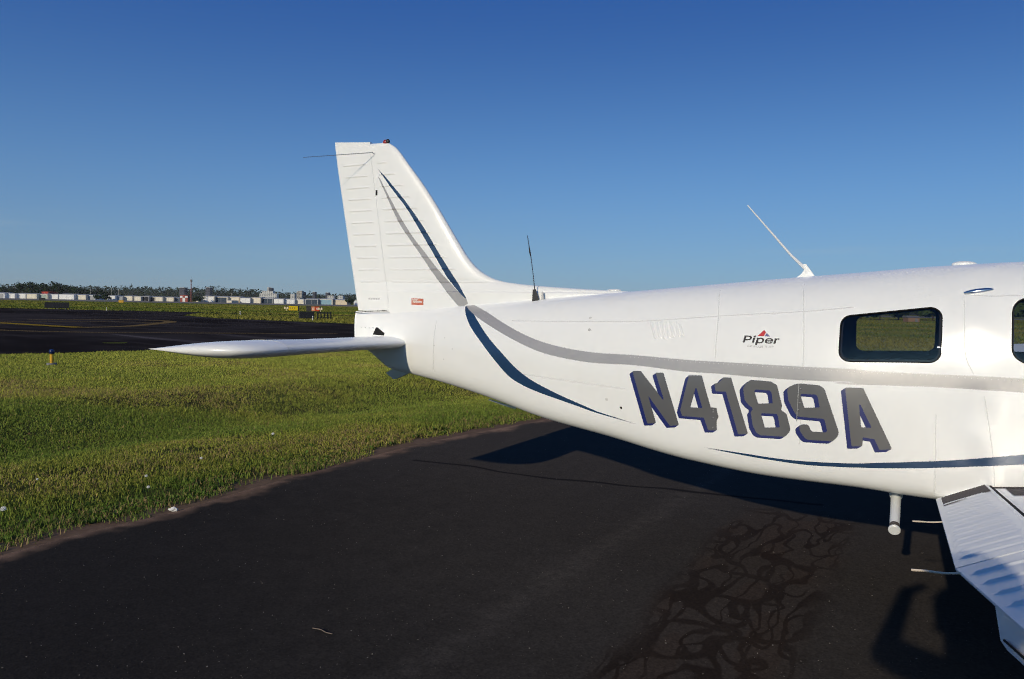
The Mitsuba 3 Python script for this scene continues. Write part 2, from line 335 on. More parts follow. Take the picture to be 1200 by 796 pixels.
# low broad-leaved weeds along the pavement edge
def weeds(n, seed):
    r = np.random.default_rng(seed); vs, fs, cs = [], [], []
    line = sg.LineString(smooth_line(EDGE[2:12], 8))
    for i in range(n):
        p = line.interpolate(r.random() * line.length); q = line.interpolate(min(line.project(p) + 0.05, line.length))
        d = np.array([q.x - p.x, q.y - p.y]); d /= np.linalg.norm(d) + 1e-9
        o = np.array([p.x, p.y]) + np.array([-d[1], d[0]]) * (0.22 + abs(r.normal(0, 0.30)))
        hub = np.array([o[0], o[1], float(swale(o[0], o[1]))])
        m = r.integers(7, 16)
        col = np.array([0.085, 0.145, 0.030]) * (0.6 + 0.7 * r.random())
        for k in range(m):
            a = r.uniform(0, 2 * np.pi); L = 0.020 + 0.035 * r.random(); el = r.uniform(0.25, 1.2)
            t = np.array([math.cos(a) * math.cos(el), math.sin(a) * math.cos(el), math.sin(el)]); s = np.array([-math.sin(a), math.cos(a), 0]) * L * 0.28
            b = hub + r.normal(0, 0.012, 3) * [1, 1, 0]
            at = len(vs); vs += [b, b + t * L * 0.55 + s, b + t * L + [0, 0, -0.006], b + t * L * 0.55 - s]
            fs += [[at, at + 1, at + 2], [at, at + 2, at + 3]]; cs += [col * (0.8 + 0.4 * r.random())] * 4
    return np.array(vs), np.array(fs), np.array(cs)
wv, wf, wc = weeds(300, 6)
put('weeds', trimesh.Trimesh(wv, wf, process=False), 'leaf_colour', False, color=wc); tag('weeds', 'low leafy weeds along the edge of the asphalt', 'weeds', kind='stuff')

# white clover heads one can pick out
plain('petal_white', (0.72, 0.72, 0.68)); plain('stem_green', (0.05, 0.09, 0.02)); plain('litter_white', (0.7, 0.69, 0.66)); plain('twig_wood', (0.20, 0.16, 0.13))
FLOWERS = [(-3.66, 5.66, 'white clover head at the left edge of the picture', 0.020), (-3.14, 6.77, 'white clover head, the farther of the two standing close together', 0.013),
           (-2.96, 6.42, 'white clover head, the nearer of the two standing close together', 0.013), (-3.92, 6.5, 'pair of small white clover heads low in the grass at left', 0.010),
           (-2.96, 7.52, 'single white clover head in the middle of the near grass', 0.014), (-2.75, 9.1, 'white clover head farthest from the pavement edge', 0.018)]
for x, y, text, s in FLOWERS:
    key = newkey('clover_flower'); z = float(swale(np.array(x), np.array(y)))
    r = np.random.default_rng(int(abs(x * y) * 100))
    ico = trimesh.creation.icosphere(1, 1.0); pet = []
    for d in ico.vertices:
        if d[2] < -0.5: continue
        c = trimesh.creation.cone(s * 0.30, s * 0.95, sections=5); c.apply_transform(trimesh.geometry.align_vectors([0, 0, 1], d)); c.apply_translation(d * s * 0.25); pet.append(c)
    head = join(pet); head.apply_translation([x, y, z + 0.06])
    put(key + '__head', head, 'petal_white'); put(key + '__stem', tube([(x, y, z), (x + 0.004, y, z + 0.035), (x, y, z + 0.061)], 0.0015, 5), 'stem_green')
    tag(key, text, 'flower')
r = np.random.default_rng(2); pc = trimesh.creation.icosphere(2, 1.0); pc.vertices *= [0.034, 0.022, 0.018]; pc.vertices *= 0.6 + 0.7 * meshkit.noise(pc.vertices * 90)[:, None]; pc.apply_translation([-2.53, 5.90, 0.015])
put('paper_scrap', pc, 'litter_white'); tag('paper_scrap', 'crumpled white paper scrap on the dirt edge of the asphalt', 'litter')
put('twig', tube(smooth_line([(-0.945, 3.79, 0.010), (-0.90, 3.765, 0.014), (-0.87, 3.742, 0.011), (-0.835, 3.73, 0.009)], 4), [0.0024] * 12 + [0.0015], 5), 'twig_wood'); tag('twig', 'small pale twig lying on the asphalt', 'twig')

# ------------------------------------------------------------------ the aircraft: u forward, v to its right wing, w up
YAW = math.radians(27.24)
ORIGIN = np.array([-0.768, 6.137, 0.0])
AX = np.array([[math.cos(YAW), -math.sin(YAW), 0], [-math.sin(YAW), -math.cos(YAW), 0], [0, 0, 1.0]])
def W(p): return ORIGIN + np.asarray(p, float) @ AX
PLANE = 'light_aircraft'
tag(PLANE, 'white low wing light aircraft with grey and navy stripes parked on the asphalt', 'aircraft')

def ac(name, mesh, m, smooth=False, label=None):
    """One part of the aircraft, its vertices in aircraft axes (u, v to the right, w); these axes are left-handed, so the faces are turned."""
    mesh = trimesh.Trimesh(W(mesh.vertices), np.asarray(mesh.faces)[:, ::-1], process=False)
    k = put(PLANE + '__' + name, mesh, m, smooth)
    if label: labels[k] = {'label': label}
    return k

def dent_h(p, n, uv):
    u = (p.x + 0.768) * 0.889 - (p.y - 6.137) * 0.458            # the sheet round the door post is more dented
    door = dr.exp(-dr.square((u - 3.78) / 0.13))
    return 0.010 * door * (noise(p.x * 7, p.y * 7, p.z * 7) - 0.5) + 0.010 * (noise(p.x * 2.8, p.y * 2.8, p.z * 2.8) - 0.5) + 0.0022 * (noise(p.x * 7, p.y * 7, p.z * 7) - 0.5)
def painted(key, base, rough, coat=0.7, metallic=0.0, bump=1.0, **kw):
    b = {'type': 'principled', 'base_color': base if isinstance(base, dict) else {'type': 'rgb', 'value': list(base)}, 'roughness': rough, 'metallic': metallic, 'specular': 0.5, 'clearcoat': coat, 'clearcoat_gloss': 0.93, **kw}
    scene[key] = {'type': 'twosided', 'bsdf': {'type': 'bumpmap', 'arbitrary': proc(dent_h, 6e-3), 'scale': bump, 'bsdf': b}}
def white_rgb(p, n, uv):
    g = fbm(p.x * 2.2, p.y * 2.2, p.z * 2.2, 3); s = fbm(p.x * 11, p.y * 11, p.z * 3.0, 3)
    c = mix((0.785, 0.79, 0.765), (0.82, 0.825, 0.80), g)
    return mix(c, (0.66, 0.64, 0.59), smoothstep(0.60, 0.85, s) * 0.12)
painted('paint_white', proc(white_rgb), 0.30, 0.8)
painted('paint_grey', (0.38, 0.37, 0.365), 0.38, 0.5, 0.25)
painted('paint_navy', (0.011, 0.043, 0.108), 0.30, 0.9, 0.15)
painted('letter_grey', (0.140, 0.138, 0.140), 0.34, 0.5, 0.4)
painted('letter_navy', (0.008, 0.015, 0.120), 0.35, 0.6)
painted('wing_white', (0.70, 0.71, 0.70), 0.33, 0.6, 0.0, 0.5)
mat('seam_grey', (0.60, 0.60, 0.58), 0.6)
mat('walkway_black', proc(lambda p, n, uv: mix((0.045, 0.038, 0.036), (0.095, 0.082, 0.078), noise(p.x * 150, p.y * 150, p.z * 150))), 0.9)
mat('dark_void', (0.006, 0.006, 0.006), 0.9)
mat('rubber_black', (0.018, 0.018, 0.018), 0.8)
mat('cabin_lining', (0.020, 0.020, 0.022), 0.8)
mat('seat_cloth', (0.05, 0.05, 0.055), 0.9)
mat('chrome', (0.75, 0.75, 0.77), 0.12, metallic=1.0)
mat('bare_metal', (0.45, 0.44, 0.43), 0.35, metallic=0.9)
mat('beacon_red', (0.30, 0.02, 0.02), 0.25, clearcoat=0.8)
mat('antenna_black', (0.02, 0.02, 0.022), 0.5)
mat('wick_cream', (0.62, 0.52, 0.40), 0.6)
mat('logo_black', (0.018, 0.018, 0.018), 0.5); mat('logo_red', (0.50, 0.025, 0.03), 0.5); mat('logo_blue', (0.10, 0.10, 0.24), 0.5)
mat('plate_red', proc(lambda p, n, uv: mix((0.45, 0.06, 0.04), (0.60, 0.24, 0.14), noise(p.x * 60, p.y * 60, p.z * 90))), 0.5)
mat('faint_grey', (0.45, 0.45, 0.44), 0.6)
scene['tinted_pane'] = {'type': 'thindielectric', 'int_ior': 1.36, 'specular_transmittance': {'type': 'rgb', 'value': [0.78, 0.78, 0.76]}}

# sections of the fuselage
KU = [-.56, -.4, -.2, 0, .3, .75, 1.25, 1.75, 2.3, 2.8, 3.2, 3.6, 4.2, 4.9, 5.3, 5.8, 6.4, 7.1, 7.55]
fZT = PchipInterpolator(KU, [1.534, 1.542, 1.548, 1.569, 1.591, 1.625, 1.669, 1.712, 1.762, 1.806, 1.838, 1.872, 1.898, 1.9, 1.85, 1.58, 1.46, 1.4, 1.3])
fZB = PchipInterpolator(KU, [1.279, 1.203, 1.087, 1.058, 1.014, 0.934, 0.827, 0.757, 0.677, 0.649, 0.654, 0.641, 0.641, 0.63, 0.63, 0.63, 0.65, 0.7, 0.8])
fHW = PchipInterpolator(KU, [.02, .05, .085, .12, .175, .255, .34, .415, .495, .562, .607, .622, .63, .62, .60, .56, .50, .42, .30])
fNT = PchipInterpolator(KU, [2.0, 2.01, 2.03, 2.05, 2.08, 2.15, 2.25, 2.35, 2.525, 2.733, 2.9, 2.94, 3.0, 3, 2.9, 2.6, 2.5, 2.4, 2.2])
fNB = PchipInterpolator(KU, [2.0, 2.075, 2.225, 2.483, 3.033, 3.833, 4.7, 5.567, 6.75, 8.0, 9.0, 9.4, 10.0, 9, 7, 5, 4, 3, 2.4])
fFM = PchipInterpolator(KU, [0.48, 0.475, 0.464, 0.453, 0.437, 0.413, 0.392, 0.375, 0.357, 0.346, 0.342, 0.337, 0.33, 0.33, 0.34, 0.36, 0.42, 0.5, 0.5])
def side_v(u, w):
    """Half width of the fuselage at u and height w."""
    u = np.clip(u, KU[0], KU[-1]); zt, zb, hw = fZT(u), fZB(u), fHW(u); zm = zb + fFM(u) * (zt - zb)
    t = np.where(w > zm, (w - zm) / (zt - zm), (zm - w) / (zm - zb)); n = np.where(w > zm, fNT(u), fNB(u))
    return hw * np.maximum(1 - np.clip(t, 0, 1) ** n, 0) ** (1 / n)

def section(us, shrink=0.0, k=72):
    th = np.linspace(-np.pi / 2, np.pi / 2, k); s, c = np.sin(th)[None], np.cos(th)[None]; us = np.asarray(us)
    zt, zb, hw = (fZT(us) - shrink)[:, None], (fZB(us) + shrink)[:, None], (fHW(us) - shrink)[:, None]
    zm = zb + fFM(us)[:, None] * (zt - zb); n = np.where(s > 0, fNT(us)[:, None], fNB(us)[:, None])
    w = zm + np.where(s > 0, zt - zm, zm - zb) * np.abs(s) ** (2 / n) * np.sign(s); v = hw * np.abs(c) ** (2 / n)
    R = np.stack([us[:, None] + 0 * v, v, w], -1); L = R[:, ::-1] * [1, -1, 1]
    return np.concatenate([R, L[:, 1:-1]], 1)                    # closed rings
def loft(us, shrink=0.0, k=72):
    P = section(us, shrink, k); a, b = P.shape[:2]; V = P.reshape(-1, 3); f = []
    i, j = np.meshgrid(np.arange(a - 1), np.arange(b), indexing='ij'); jn = (j + 1) % b
    q = np.stack([i * b + j, (i + 1) * b + j, (i + 1) * b + jn, i * b + jn], -1).reshape(-1, 4)
    V = np.vstack([V, P[0].mean(0), P[-1].mean(0)]); n = a * b
    jj = np.arange(b); caps = np.vstack([np.stack([np.full(b, n), jj, (jj + 1) % b], 1), np.stack([np.full(b, n + 1), (a - 1) * b + (jj + 1) % b, (a - 1) * b + jj], 1)])
    m = trimesh.Trimesh(V, np.vstack([q[:, [0, 1, 2]], q[:, [0, 2, 3]], caps]), process=False)
    if m.volume < 0: m.invert()
    return m

def prism(outline, v0, v1):
    """A window cutter: an outline in (u, w), run along v."""
    m = trimesh.creation.extrude_polygon(sg.Polygon(outline), v1 - v0, engine='earcut')
    V = m.vertices; m = trimesh.Trimesh(np.stack([V[:, 0], v0 + V[:, 2], V[:, 1]], 1), m.faces[:, ::-1], process=False)
    if m.volume < 0: m.invert()
    return m
TRACE = dict(
    gray=[(0.54,1.6),(0.591,1.598),(0.737,1.553),(0.919,1.478),(1.098,1.41),(1.279,1.36),(1.465,1.33),(1.678,1.313),(1.94,1.312),(2.281,1.302),(2.445,1.302),(2.638,1.302),(2.93,1.302),(3.194,1.305),(3.278,1.299),(3.516,1.299),(3.777,1.302),(3.862,1.302),(4.546,1.301),(4.549,1.236),(3.865,1.236),(3.814,1.236),(3.518,1.236),(3.114,1.222),(3.197,1.235),(2.877,1.228),(2.642,1.23),(2.448,1.234),(2.259,1.234),(1.944,1.251),(1.684,1.248),(1.504,1.259),(1.287,1.289),(1.109,1.338),(0.897,1.417),(0.681,1.509),(0.499,1.6)],
    blue=[(0.499,1.6),(0.622,1.454),(0.741,1.344),(0.863,1.23),(0.996,1.119),(1.123,1.062),(1.263,1.023),(1.382,0.997),(1.545,0.962),(1.693,0.93),(1.974,0.887),(1.694,0.94),(1.464,1.007),(1.314,1.056),(1.175,1.11),(1.049,1.182),(0.936,1.271),(0.813,1.369),(0.692,1.479),(0.626,1.536),(0.576,1.569),(0.538,1.6)],
    lower=[(2.4,0.797),(2.516,0.794),(2.67,0.79),(2.791,0.786),(2.921,0.787),(3.083,0.797),(3.226,0.81),(3.295,0.82),(3.532,0.855),(3.756,0.894),(4.5,1.05),(3.963,0.889),(3.757,0.855),(3.534,0.822),(3.296,0.794),(3.043,0.773),(2.921,0.769),(2.791,0.772),(2.67,0.777),(2.516,0.787)],
    fin_gray=[(-0.339,2.6),(-0.264,2.47),(-0.201,2.359),(-0.117,2.224),(-0.015,2.098),(0.086,1.981),(0.186,1.858),(0.284,1.745),(0.371,1.657),(0.454,1.586),(0.522,1.613),(0.509,1.636),(0.34,1.777),(0.224,1.89),(0.125,1.997),(0.015,2.113),(-0.077,2.231),(-0.16,2.346),(-0.244,2.469),(-0.318,2.582)],
    fin_blue=[(-0.34,2.658),(-0.203,2.501),(-0.059,2.345),(0.042,2.211),(0.143,2.07),(0.242,1.931),(0.34,1.793),(0.436,1.698),(0.509,1.639),(0.497,1.663),(0.435,1.746),(0.338,1.874),(0.241,2.003),(0.141,2.143),(0.021,2.293),(-0.101,2.43),(-0.267,2.595)],
    win1=[(3.119,1.538),(3.121,1.571),(3.137,1.587),(3.547,1.64),(3.574,1.634),(3.591,1.604),(3.597,1.411),(3.59,1.381),(3.564,1.361),(3.176,1.343),(3.142,1.359),(3.128,1.39)],
    letters={
        'N': [[(1.931,1.214),(1.987,1.217),(2.107,1.089),(2.137,1.055),(2.143,1.059),(2.084,1.214),(2.135,1.216),(2.244,0.911),(2.186,0.902),(2.063,1.046),(2.042,1.07),(2.097,0.908),(2.041,0.9)]],
        '4': [[(2.297,1.212),(2.374,1.217),(2.478,0.906),(2.425,0.9),(2.396,0.971),(2.263,0.968),(2.25,1.001)],[(2.343,1.151),(2.337,1.127),(2.311,1.024),(2.386,1.027)]],
        '1': [[(2.503,1.214),(2.548,1.216),(2.656,0.905),(2.601,0.896),(2.522,1.134),(2.462,1.131),(2.453,1.174),(2.476,1.182),(2.493,1.198)]],
        '8': [[(2.66,1.211),(2.77,1.21),(2.806,1.193),(2.839,1.077),(2.829,1.058),(2.864,1.038),(2.886,0.957),(2.881,0.939),(2.859,0.911),(2.725,0.905),(2.704,0.916),(2.682,0.954),(2.667,1.031),(2.684,1.051),(2.657,1.067),(2.631,1.095),(2.62,1.161),(2.634,1.186)],[(2.684,1.148),(2.69,1.159),(2.769,1.16),(2.78,1.146),(2.788,1.09),(2.707,1.08)],[(2.726,1.02),(2.73,1.03),(2.812,1.033),(2.819,1.018),(2.83,0.96),(2.748,0.95)]],
        '9': [[(2.906,1.205),(2.935,1.21),(3.026,1.208),(3.054,1.193),(3.135,0.966),(3.13,0.943),(3.107,0.914),(2.979,0.908),(2.962,0.918),(2.938,0.951),(2.929,0.985),(2.979,0.993),(2.993,0.96),(3.005,0.954),(3.08,0.959),(3.06,1.03),(2.927,1.029),(2.906,1.048),(2.87,1.115),(2.862,1.174),(2.879,1.192)],[(2.933,1.144),(2.939,1.155),(3.012,1.157),(3.023,1.146),(3.035,1.089),(2.956,1.079)]],
        'A': [[(3.158,1.205),(3.246,1.208),(3.393,0.903),(3.334,0.893),(3.309,0.947),(3.253,0.951),(3.252,0.904),(3.2,0.898)],[(3.227,1.139),(3.293,1.005),(3.242,1.002)]],
    },
    slots=[[(2.02,1.525),(2.069,1.417)],[(2.056,1.526),(2.099,1.422)],[(2.086,1.525),(2.128,1.419)],[(2.116,1.526),(2.157,1.426)],[(2.149,1.528),(2.184,1.432)],[(2.18,1.531),(2.218,1.435)],[(2.211,1.511),(2.242,1.441)]],
    seams=[[(2.405,1.751),(2.442,1.568),(2.449,1.321)],[(2.898,1.786),(2.937,1.44),(2.938,0.882)],[(0.978,1.498),(1.647,1.511),(2.002,1.526),(2.483,1.569),(2.928,1.603),(3.176,1.631)],[(3.691,1.706),(3.801,1.698),(3.941,1.704)]],
    dots=[(1.603,1.455),(1.861,0.98),(1.759,1.024),(1.591,1.531),(0.403,1.357),(0.484,1.28),(0.403,1.201),(0.308,1.297),(2.451,1.024),(2.453,0.975),(2.452,0.92),(2.933,1.183),(2.931,1.106),(2.927,1.066),(2.452,1.01)],
)

def rounded(pts, r): return np.array(sg.Polygon(pts).buffer(-r, 8).buffer(r, 8).exterior.coords)[:-1]
WIN = [rounded([(3.118, 1.340), (3.118, 1.582), (3.597, 1.645), (3.597, 1.358)], 0.055),
       rounded([(3.895, 1.372), (3.895, 1.692), (4.42, 1.70), (4.42, 1.372)], 0.075),
       rounded([(4.55, 1.372), (4.55, 1.705), (5.05, 1.70), (5.05, 1.372)], 0.075)]
us_body = np.concatenate([np.arange(-0.56, 4.3, 0.022), np.linspace(4.3, 7.55, 60)])
body = mani(loft(us_body))
cavity = mani(loft(np.concatenate([np.arange(2.45, 4.6, 0.05), np.linspace(4.6, 5.6, 12)]), 0.035, 40))
hole = cavity + sum((mani(prism(w, -0.9, 0.9)) for w in WIN[1:]), mani(prism(WIN[0], -0.9, 0.9)))
shell = unmani(body - hole)
ac('fuselage', shell, 'paint_white', 32)
inner = mani(loft(np.concatenate([np.arange(2.47, 4.6, 0.05), np.linspace(4.6, 5.58, 12)]), 0.038, 40))
inner2 = mani(loft(np.concatenate([np.arange(2.50, 4.6, 0.05), np.linspace(4.6, 5.55, 12)]), 0.052, 40))
# the trim round each window opening leaves a smaller clear opening than the skin does
clear = [np.array(sg.Polygon(w).buffer(-0.012, 8).exterior.coords)[:-1] for w in WIN]
cut = sum((mani(prism(w, -0.9, 0.9)) for w in clear[1:]), mani(prism(clear[0], -0.9, 0.9)))
ac('cabin_lining', unmani(inner - inner2 - cut), 'cabin_lining', 35)
seat = join([box(4.0, 0.28 * s, 0.98, 0.42, 0.40, 0.12, 0, 0.03) for s in (-1, 1)] + [box(3.80, 0.28 * s, 1.20, 0.10, 0.40, 0.42, 0, 0.03) for s in (-1, 1)])
ac('cabin_seat', seat, 'seat_cloth')
ac('cabin_floor', box(3.9, 0, 0.80, 2.6, 1.0, 0.02), 'cabin_lining')

def side_patch(shape, off, edge=0.03, s=1):
    v, f = poly_mesh(shape, edge)
    V = np.stack([v[:, 0], s * (side_v(v[:, 0], v[:, 1]) + off), v[:, 1]], 1)
    m = trimesh.Trimesh(V, f, process=False)
    if (m.face_normals[:, 1] * s).mean() < 0: m.invert()
    # in aircraft axes the turned faces of ac() point outwards when these point inwards; both sides are painted alike, so only the normals' sense matters
    return m
def decal(name, shape, off, m, label=None, edge=0.03): return ac(name, flipped(side_patch(shape, off, edge)), m, True, label)
def flipped(m): return trimesh.Trimesh(m.vertices, np.asarray(m.faces)[:, ::-1], process=False)

# window panes and their black surrounds, on both sides
for i, w in enumerate(WIN):
    for s in (1, -1):
        P = sg.Polygon(w)
        pane = side_patch(P.buffer(-0.004), -0.006, 0.06, s)
        ring = side_patch(P.buffer(0.001).difference(P.buffer(-0.0045)), 0.0008, 0.03, s)
        k = ac('window', flipped(ring) if s > 0 else ring, 'dark_void', True)
        kk = put(k + '__pane', trimesh.Trimesh(W(pane.vertices), pane.faces, process=False), 'tinted_pane', True)

mat('dark_glass', (0.012, 0.014, 0.016), 0.08, specular=0.6)
for s in (1, -1):
    m = side_patch(sg.Polygon(rounded([(5.14, 1.42), (5.14, 1.76), (5.42, 1.74), (5.70, 1.58), (5.84, 1.46)], 0.04)), 0.0015, 0.04, s)
    ac('windshield', flipped(m) if s > 0 else m, 'dark_glass', True)

def sm(pts, n=5): return sg.Polygon(smooth_poly(pts, n)).buffer(0)
def poly(pts): return sg.Polygon(pts).buffer(0)
# stripes along the side
def strip_between(top, bottom):
    return sg.Polygon(np.vstack([smooth_line(top, 6), smooth_line(bottom, 6)])).buffer(0)
G = TRACE['gray']; gi = 18
grey_stripe = strip_between(G[:gi], G[gi:])
decal('stripe', grey_stripe, 0.0012, 'paint_grey', 'grey stripe along the side below the windows')
B = TRACE['blue']; bi = 11
decal('stripe', strip_between(B[:bi], B[bi:]).difference(grey_stripe), 0.0012, 'paint_navy', 'navy stripe curving down to a point under the tail')
Lw = TRACE['lower']; li = 11
decal('stripe', strip_between(Lw[:li], Lw[li:]), 0.0012, 'paint_navy', 'navy stripe low on the belly below the registration')
# registration, each character with its navy offset shadow
for ch, rings in TRACE['letters'].items():
    rnd = ch in '89'
    outer = poly(rings[0]).buffer(-0.006, 4).buffer(0.006, 4) if not rnd else poly(rings[0]).buffer(-0.02, 6).buffer(0.02, 6).buffer(0.012, 6).buffer(-0.012, 6)
    face = outer
    for h in rings[1:]: face = face.difference(poly(h).buffer(-0.004, 4).buffer(0.004, 4))
    shadow = so.unary_union([sa.translate(face, -0.0200 * t, -0.0150 * t) for t in np.linspace(0, 1, 14)]).buffer(0.0008).simplify(0.0006)
    k = decal('registration_letter', face, 0.0024, 'letter_grey', f'grey registration character {ch} with a navy drop shadow', 0.025)
    m = side_patch(shadow, 0.0014, 0.025)
    put(k + '__shadow', trimesh.Trimesh(W(m.vertices), m.faces, process=False), 'letter_navy', True)

# fine things on the skin: seams, rivets, screws, louvres
for line in TRACE['seams'] + [[(1.0, 1.145), (1.9, 1.10)], [(3.79, 1.205), (3.835, 0.93), (3.85, 0.75)], [(3.69, 1.69), (3.70, 1.42), (3.74, 1.31)], [(3.585, 1.10), (3.595, 0.68)], [(0.30, 1.10), (0.30, 1.48)]]:
    decal('panel_seam', sg.LineString(smooth_line(line, 6) if len(line) > 2 else line).buffer(0.0014), 0.0010, 'seam_grey', edge=0.04)
def dome(u, w, r, h, off=0.0, n=6):
    v = float(side_v(np.array(u), np.array(w))) + off
    a = np.arange(n) * 2 * np.pi / n
    P = [[u + r * math.cos(t), v, w + r * math.sin(t)] for t in a] + [[u + 0.6 * r * math.cos(t), v + 0.7 * h, w + 0.6 * r * math.sin(t)] for t in a] + [[u, v + h, w]]
    f = []
    for i in range(n):
        k = (i + 1) % n; f += [[i, i + n, k + n], [i, k + n, k], [i + n, 2 * n, k + n]]
    return trimesh.Trimesh(P, f, process=False)
riv = []
for u in np.arange(0.4, 4.2, 0.028):
    t = float(np.interp(u, [0.98, 1.65, 2.0, 2.48, 2.93, 3.18], [1.498, 1.511, 1.526, 1.569, 1.603, 1.631]))
    if u < 3.1: riv.append(dome(u, t + 0.008, 0.0022, 0.0010))
    if u > 1.9: riv.append(dome(u, float(np.interp(u, [1.9, 2.3, 4.2], [1.30, 1.292, 1.29])), 0.0024, 0.0013, 0.001))
    if u > 2.3: riv.append(dome(u, float(fZT(u)) - 0.012 - 0.02 * (u > 3.0), 0.003, 0.0018))
for line in TRACE['seams'][:2]:
    for w in np.arange(0.9, 1.74, 0.028):
        uu = np.interp(w, [p[1] for p in line[::-1]], [p[0] for p in line[::-1]]); riv += [dome(uu + d, w, 0.0022, 0.0011) for d in (-0.012, 0.012)]
k = ac('rivets', join(riv), 'paint_white'); labels[k] = {'kind': 'stuff'}
for i, (u, w) in enumerate(TRACE['dots']):
    if i in (0, 1): ac('drain_hole', dome(u, w, 0.011 if i == 0 else 0.008, 0.002, 0.001, 12), 'faint_grey' if i == 0 else 'dark_void')
    elif i in (2, 3): ac('drain_hole', dome(u, w, 0.010, 0.002, 0.001, 10), 'seam_grey')
    elif i < 8: ac('screw', dome(u, w, 0.006, 0.002, 0.0005, 8), 'seam_grey')
    else: ac('screw', dome(u, w, 0.0055, 0.0035, 0.003, 8), 'bare_metal')
ac('hinge_plate', flipped(side_patch(poly([(2.432, 1.036), (2.470, 1.036), (2.474, 1.012), (2.484, 0.985), (2.474, 0.965), (2.474, 0.915), (2.452, 0.905), (2.44, 0.92)]), 0.0034, 0.02)), 'letter_grey', True)
decal('panel_seam', sg.LineString([(2.9235, 1.205), (2.9185, 1.005)]).buffer(0.002), 0.0034, 'bare_metal')
for s in TRACE['slots']:
    (a, b), (c, d) = s; n = 14; t = np.linspace(0, 1, n); rows = []
    for j, (o, h) in enumerate(((-0.011, 0.0), (-0.004, 0.0055), (0.003, 0.0065), (0.0075, 0.0))):
        U, Wd = a + (c - a) * t + o, b + (d - b) * t; rows.append(np.stack([U, side_v(U, Wd) + 0.0006 + h * np.sin(np.pi * t) ** 0.4, Wd], -1))
    ac('louvre', grid(np.array(rows)), 'paint_white', True)

# maker's mark
def lettering(text, u, w, h, sx, slant, m, name, off=0.001, bold=True, rise=0.0):
    t = meshkit.text_mesh(text, h, 0.0005, bold); V = t.vertices
    U = u + V[:, 0] * sx + V[:, 1] * slant; Wd = w + V[:, 1] + rise * (U - u)
    t = trimesh.Trimesh(np.stack([U, side_v(U, Wd) + off + V[:, 2], Wd], 1), t.faces[:, ::-1], process=False)
    return ac(name, t, m)
lettering('Piper', 2.596, 1.4205, 0.0375, 1.62, 0.22, 'logo_black', 'maker_mark')
lettering('Saratoga II HP', 2.628, 1.3955, 0.0125, 1.25, 0.2, 'faint_grey', 'maker_mark', bold=False)
decal('maker_mark', poly([(2.684, 1.459), (2.718, 1.494), (2.729, 1.481), (2.7185, 1.459)]), 0.0012, 'logo_red', 'red half of the small triangle emblem')
decal('maker_mark', poly([(2.7235, 1.459), (2.7335, 1.477), (2.754, 1.459)]), 0.0012, 'logo_blue', 'blue half of the small triangle emblem')
# door handle, roof dome, belly rod, tail skid
def ellipsoid(c, r, n=2):
    s = trimesh.creation.icosphere(n + 1, 1.0); s.vertices = s.vertices * r + c; return s
hd = trimesh.creation.icosphere(3, 1.0); hd.vertices *= [0.067, 0.014, 0.0135]; c, s = math.cos(0.16), math.sin(0.16)
hd.vertices = np.stack([hd.vertices[:, 0] * c - hd.vertices[:, 2] * s, hd.vertices[:, 1], hd.vertices[:, 0] * s + hd.vertices[:, 2] * c], 1) + [3.752, float(side_v(3.752, 1.722)) + 0.002, 1.722]
hd = trimesh.Trimesh(hd.vertices, hd.faces[:, ::-1], process=False)
ac('door_handle', hd, 'chrome', True)
dm = ellipsoid([3.703, 0.05, float(fZT(3.703)) + 0.004], [0.062, 0.03, 0.018]); ac('roof_antenna', flipped(dm), 'wing_white', True)
dm = ellipsoid([1.64, 0.0, 1.722], [0.05, 0.02, 0.008]); ac('roof_antenna', flipped(dm), 'wing_white', True)
ac('belly_rod', tube([(0.60, -0.15, 0.884), (0.73, -0.15, 0.855), (0.83, -0.15, 0.834)], [0.006, 0.008, 0.006]), 'wing_white', 40)
def plate(outline, v0, v1, m, name, label=None):
    return ac(name, flipped(prism(outline, v0, v1)) if False else prism(outline, v0, v1), m, False, label)
plate([(-0.25, 1.05), (-0.175, 1.004), (-0.145, 1.012), (-0.02, 1.064), (-0.10, 1.12), (-0.18, 1.09)], -0.010, 0.010, 'bare_metal', 'tail_skid')
decal('tail_slot', poly([(-0.345, 1.352), (-0.312, 1.412), (-0.295, 1.410), (-0.215, 1.368), (-0.22, 1.35)]), 0.0012, 'dark_void')
for u in (-0.475, -0.43, -0.385, -0.345): ac('screw', dome(u, 1.405 + 0.0 * u, 0.0035, 0.001, 0.0008), 'dark_void')

# antennas
ac('antenna', tube([(2.868, 0, 1.86), (2.78, 0, 1.945), (2.508, 0, 2.262)], [0.011, 0.0075, 0.0035]), 'wing_white', 40, 'white raked rod antenna on the roof')
ac('antenna_foot', prism([(2.80, 1.796), (2.845, 1.832), (2.862, 1.862), (2.852, 1.890), (2.868, 1.892), (2.895, 1.855), (2.925, 1.812), (2.925, 1.80)], -0.012, 0.012), 'wing_white')
ac('antenna', tube([(1.080, 0.085, 1.715), (1.066, 0.085, 1.82), (1.045, 0.085, 1.945), (1.036, 0.085, 1.98), (1.027, 0.085, 2.03), (1.013, 0.085, 2.10)], [0.0035, 0.0025, 0.0028, 0.0058, 0.0028, 0.0022], 6), 'antenna_black', 40, 'thin black whip antenna on the tail ridge')
ac('antenna_foot', prism([(1.064, 1.625), (1.068, 1.718), (1.084, 1.722), (1.110, 1.65), (1.112, 1.625)], 0.076, 0.094), 'antenna_black')
ac('antenna_foot', prism([(1.130, 1.625), (1.136, 1.705), (1.144, 1.702), (1.156, 1.625)], 0.078, 0.088), 'faint_grey')

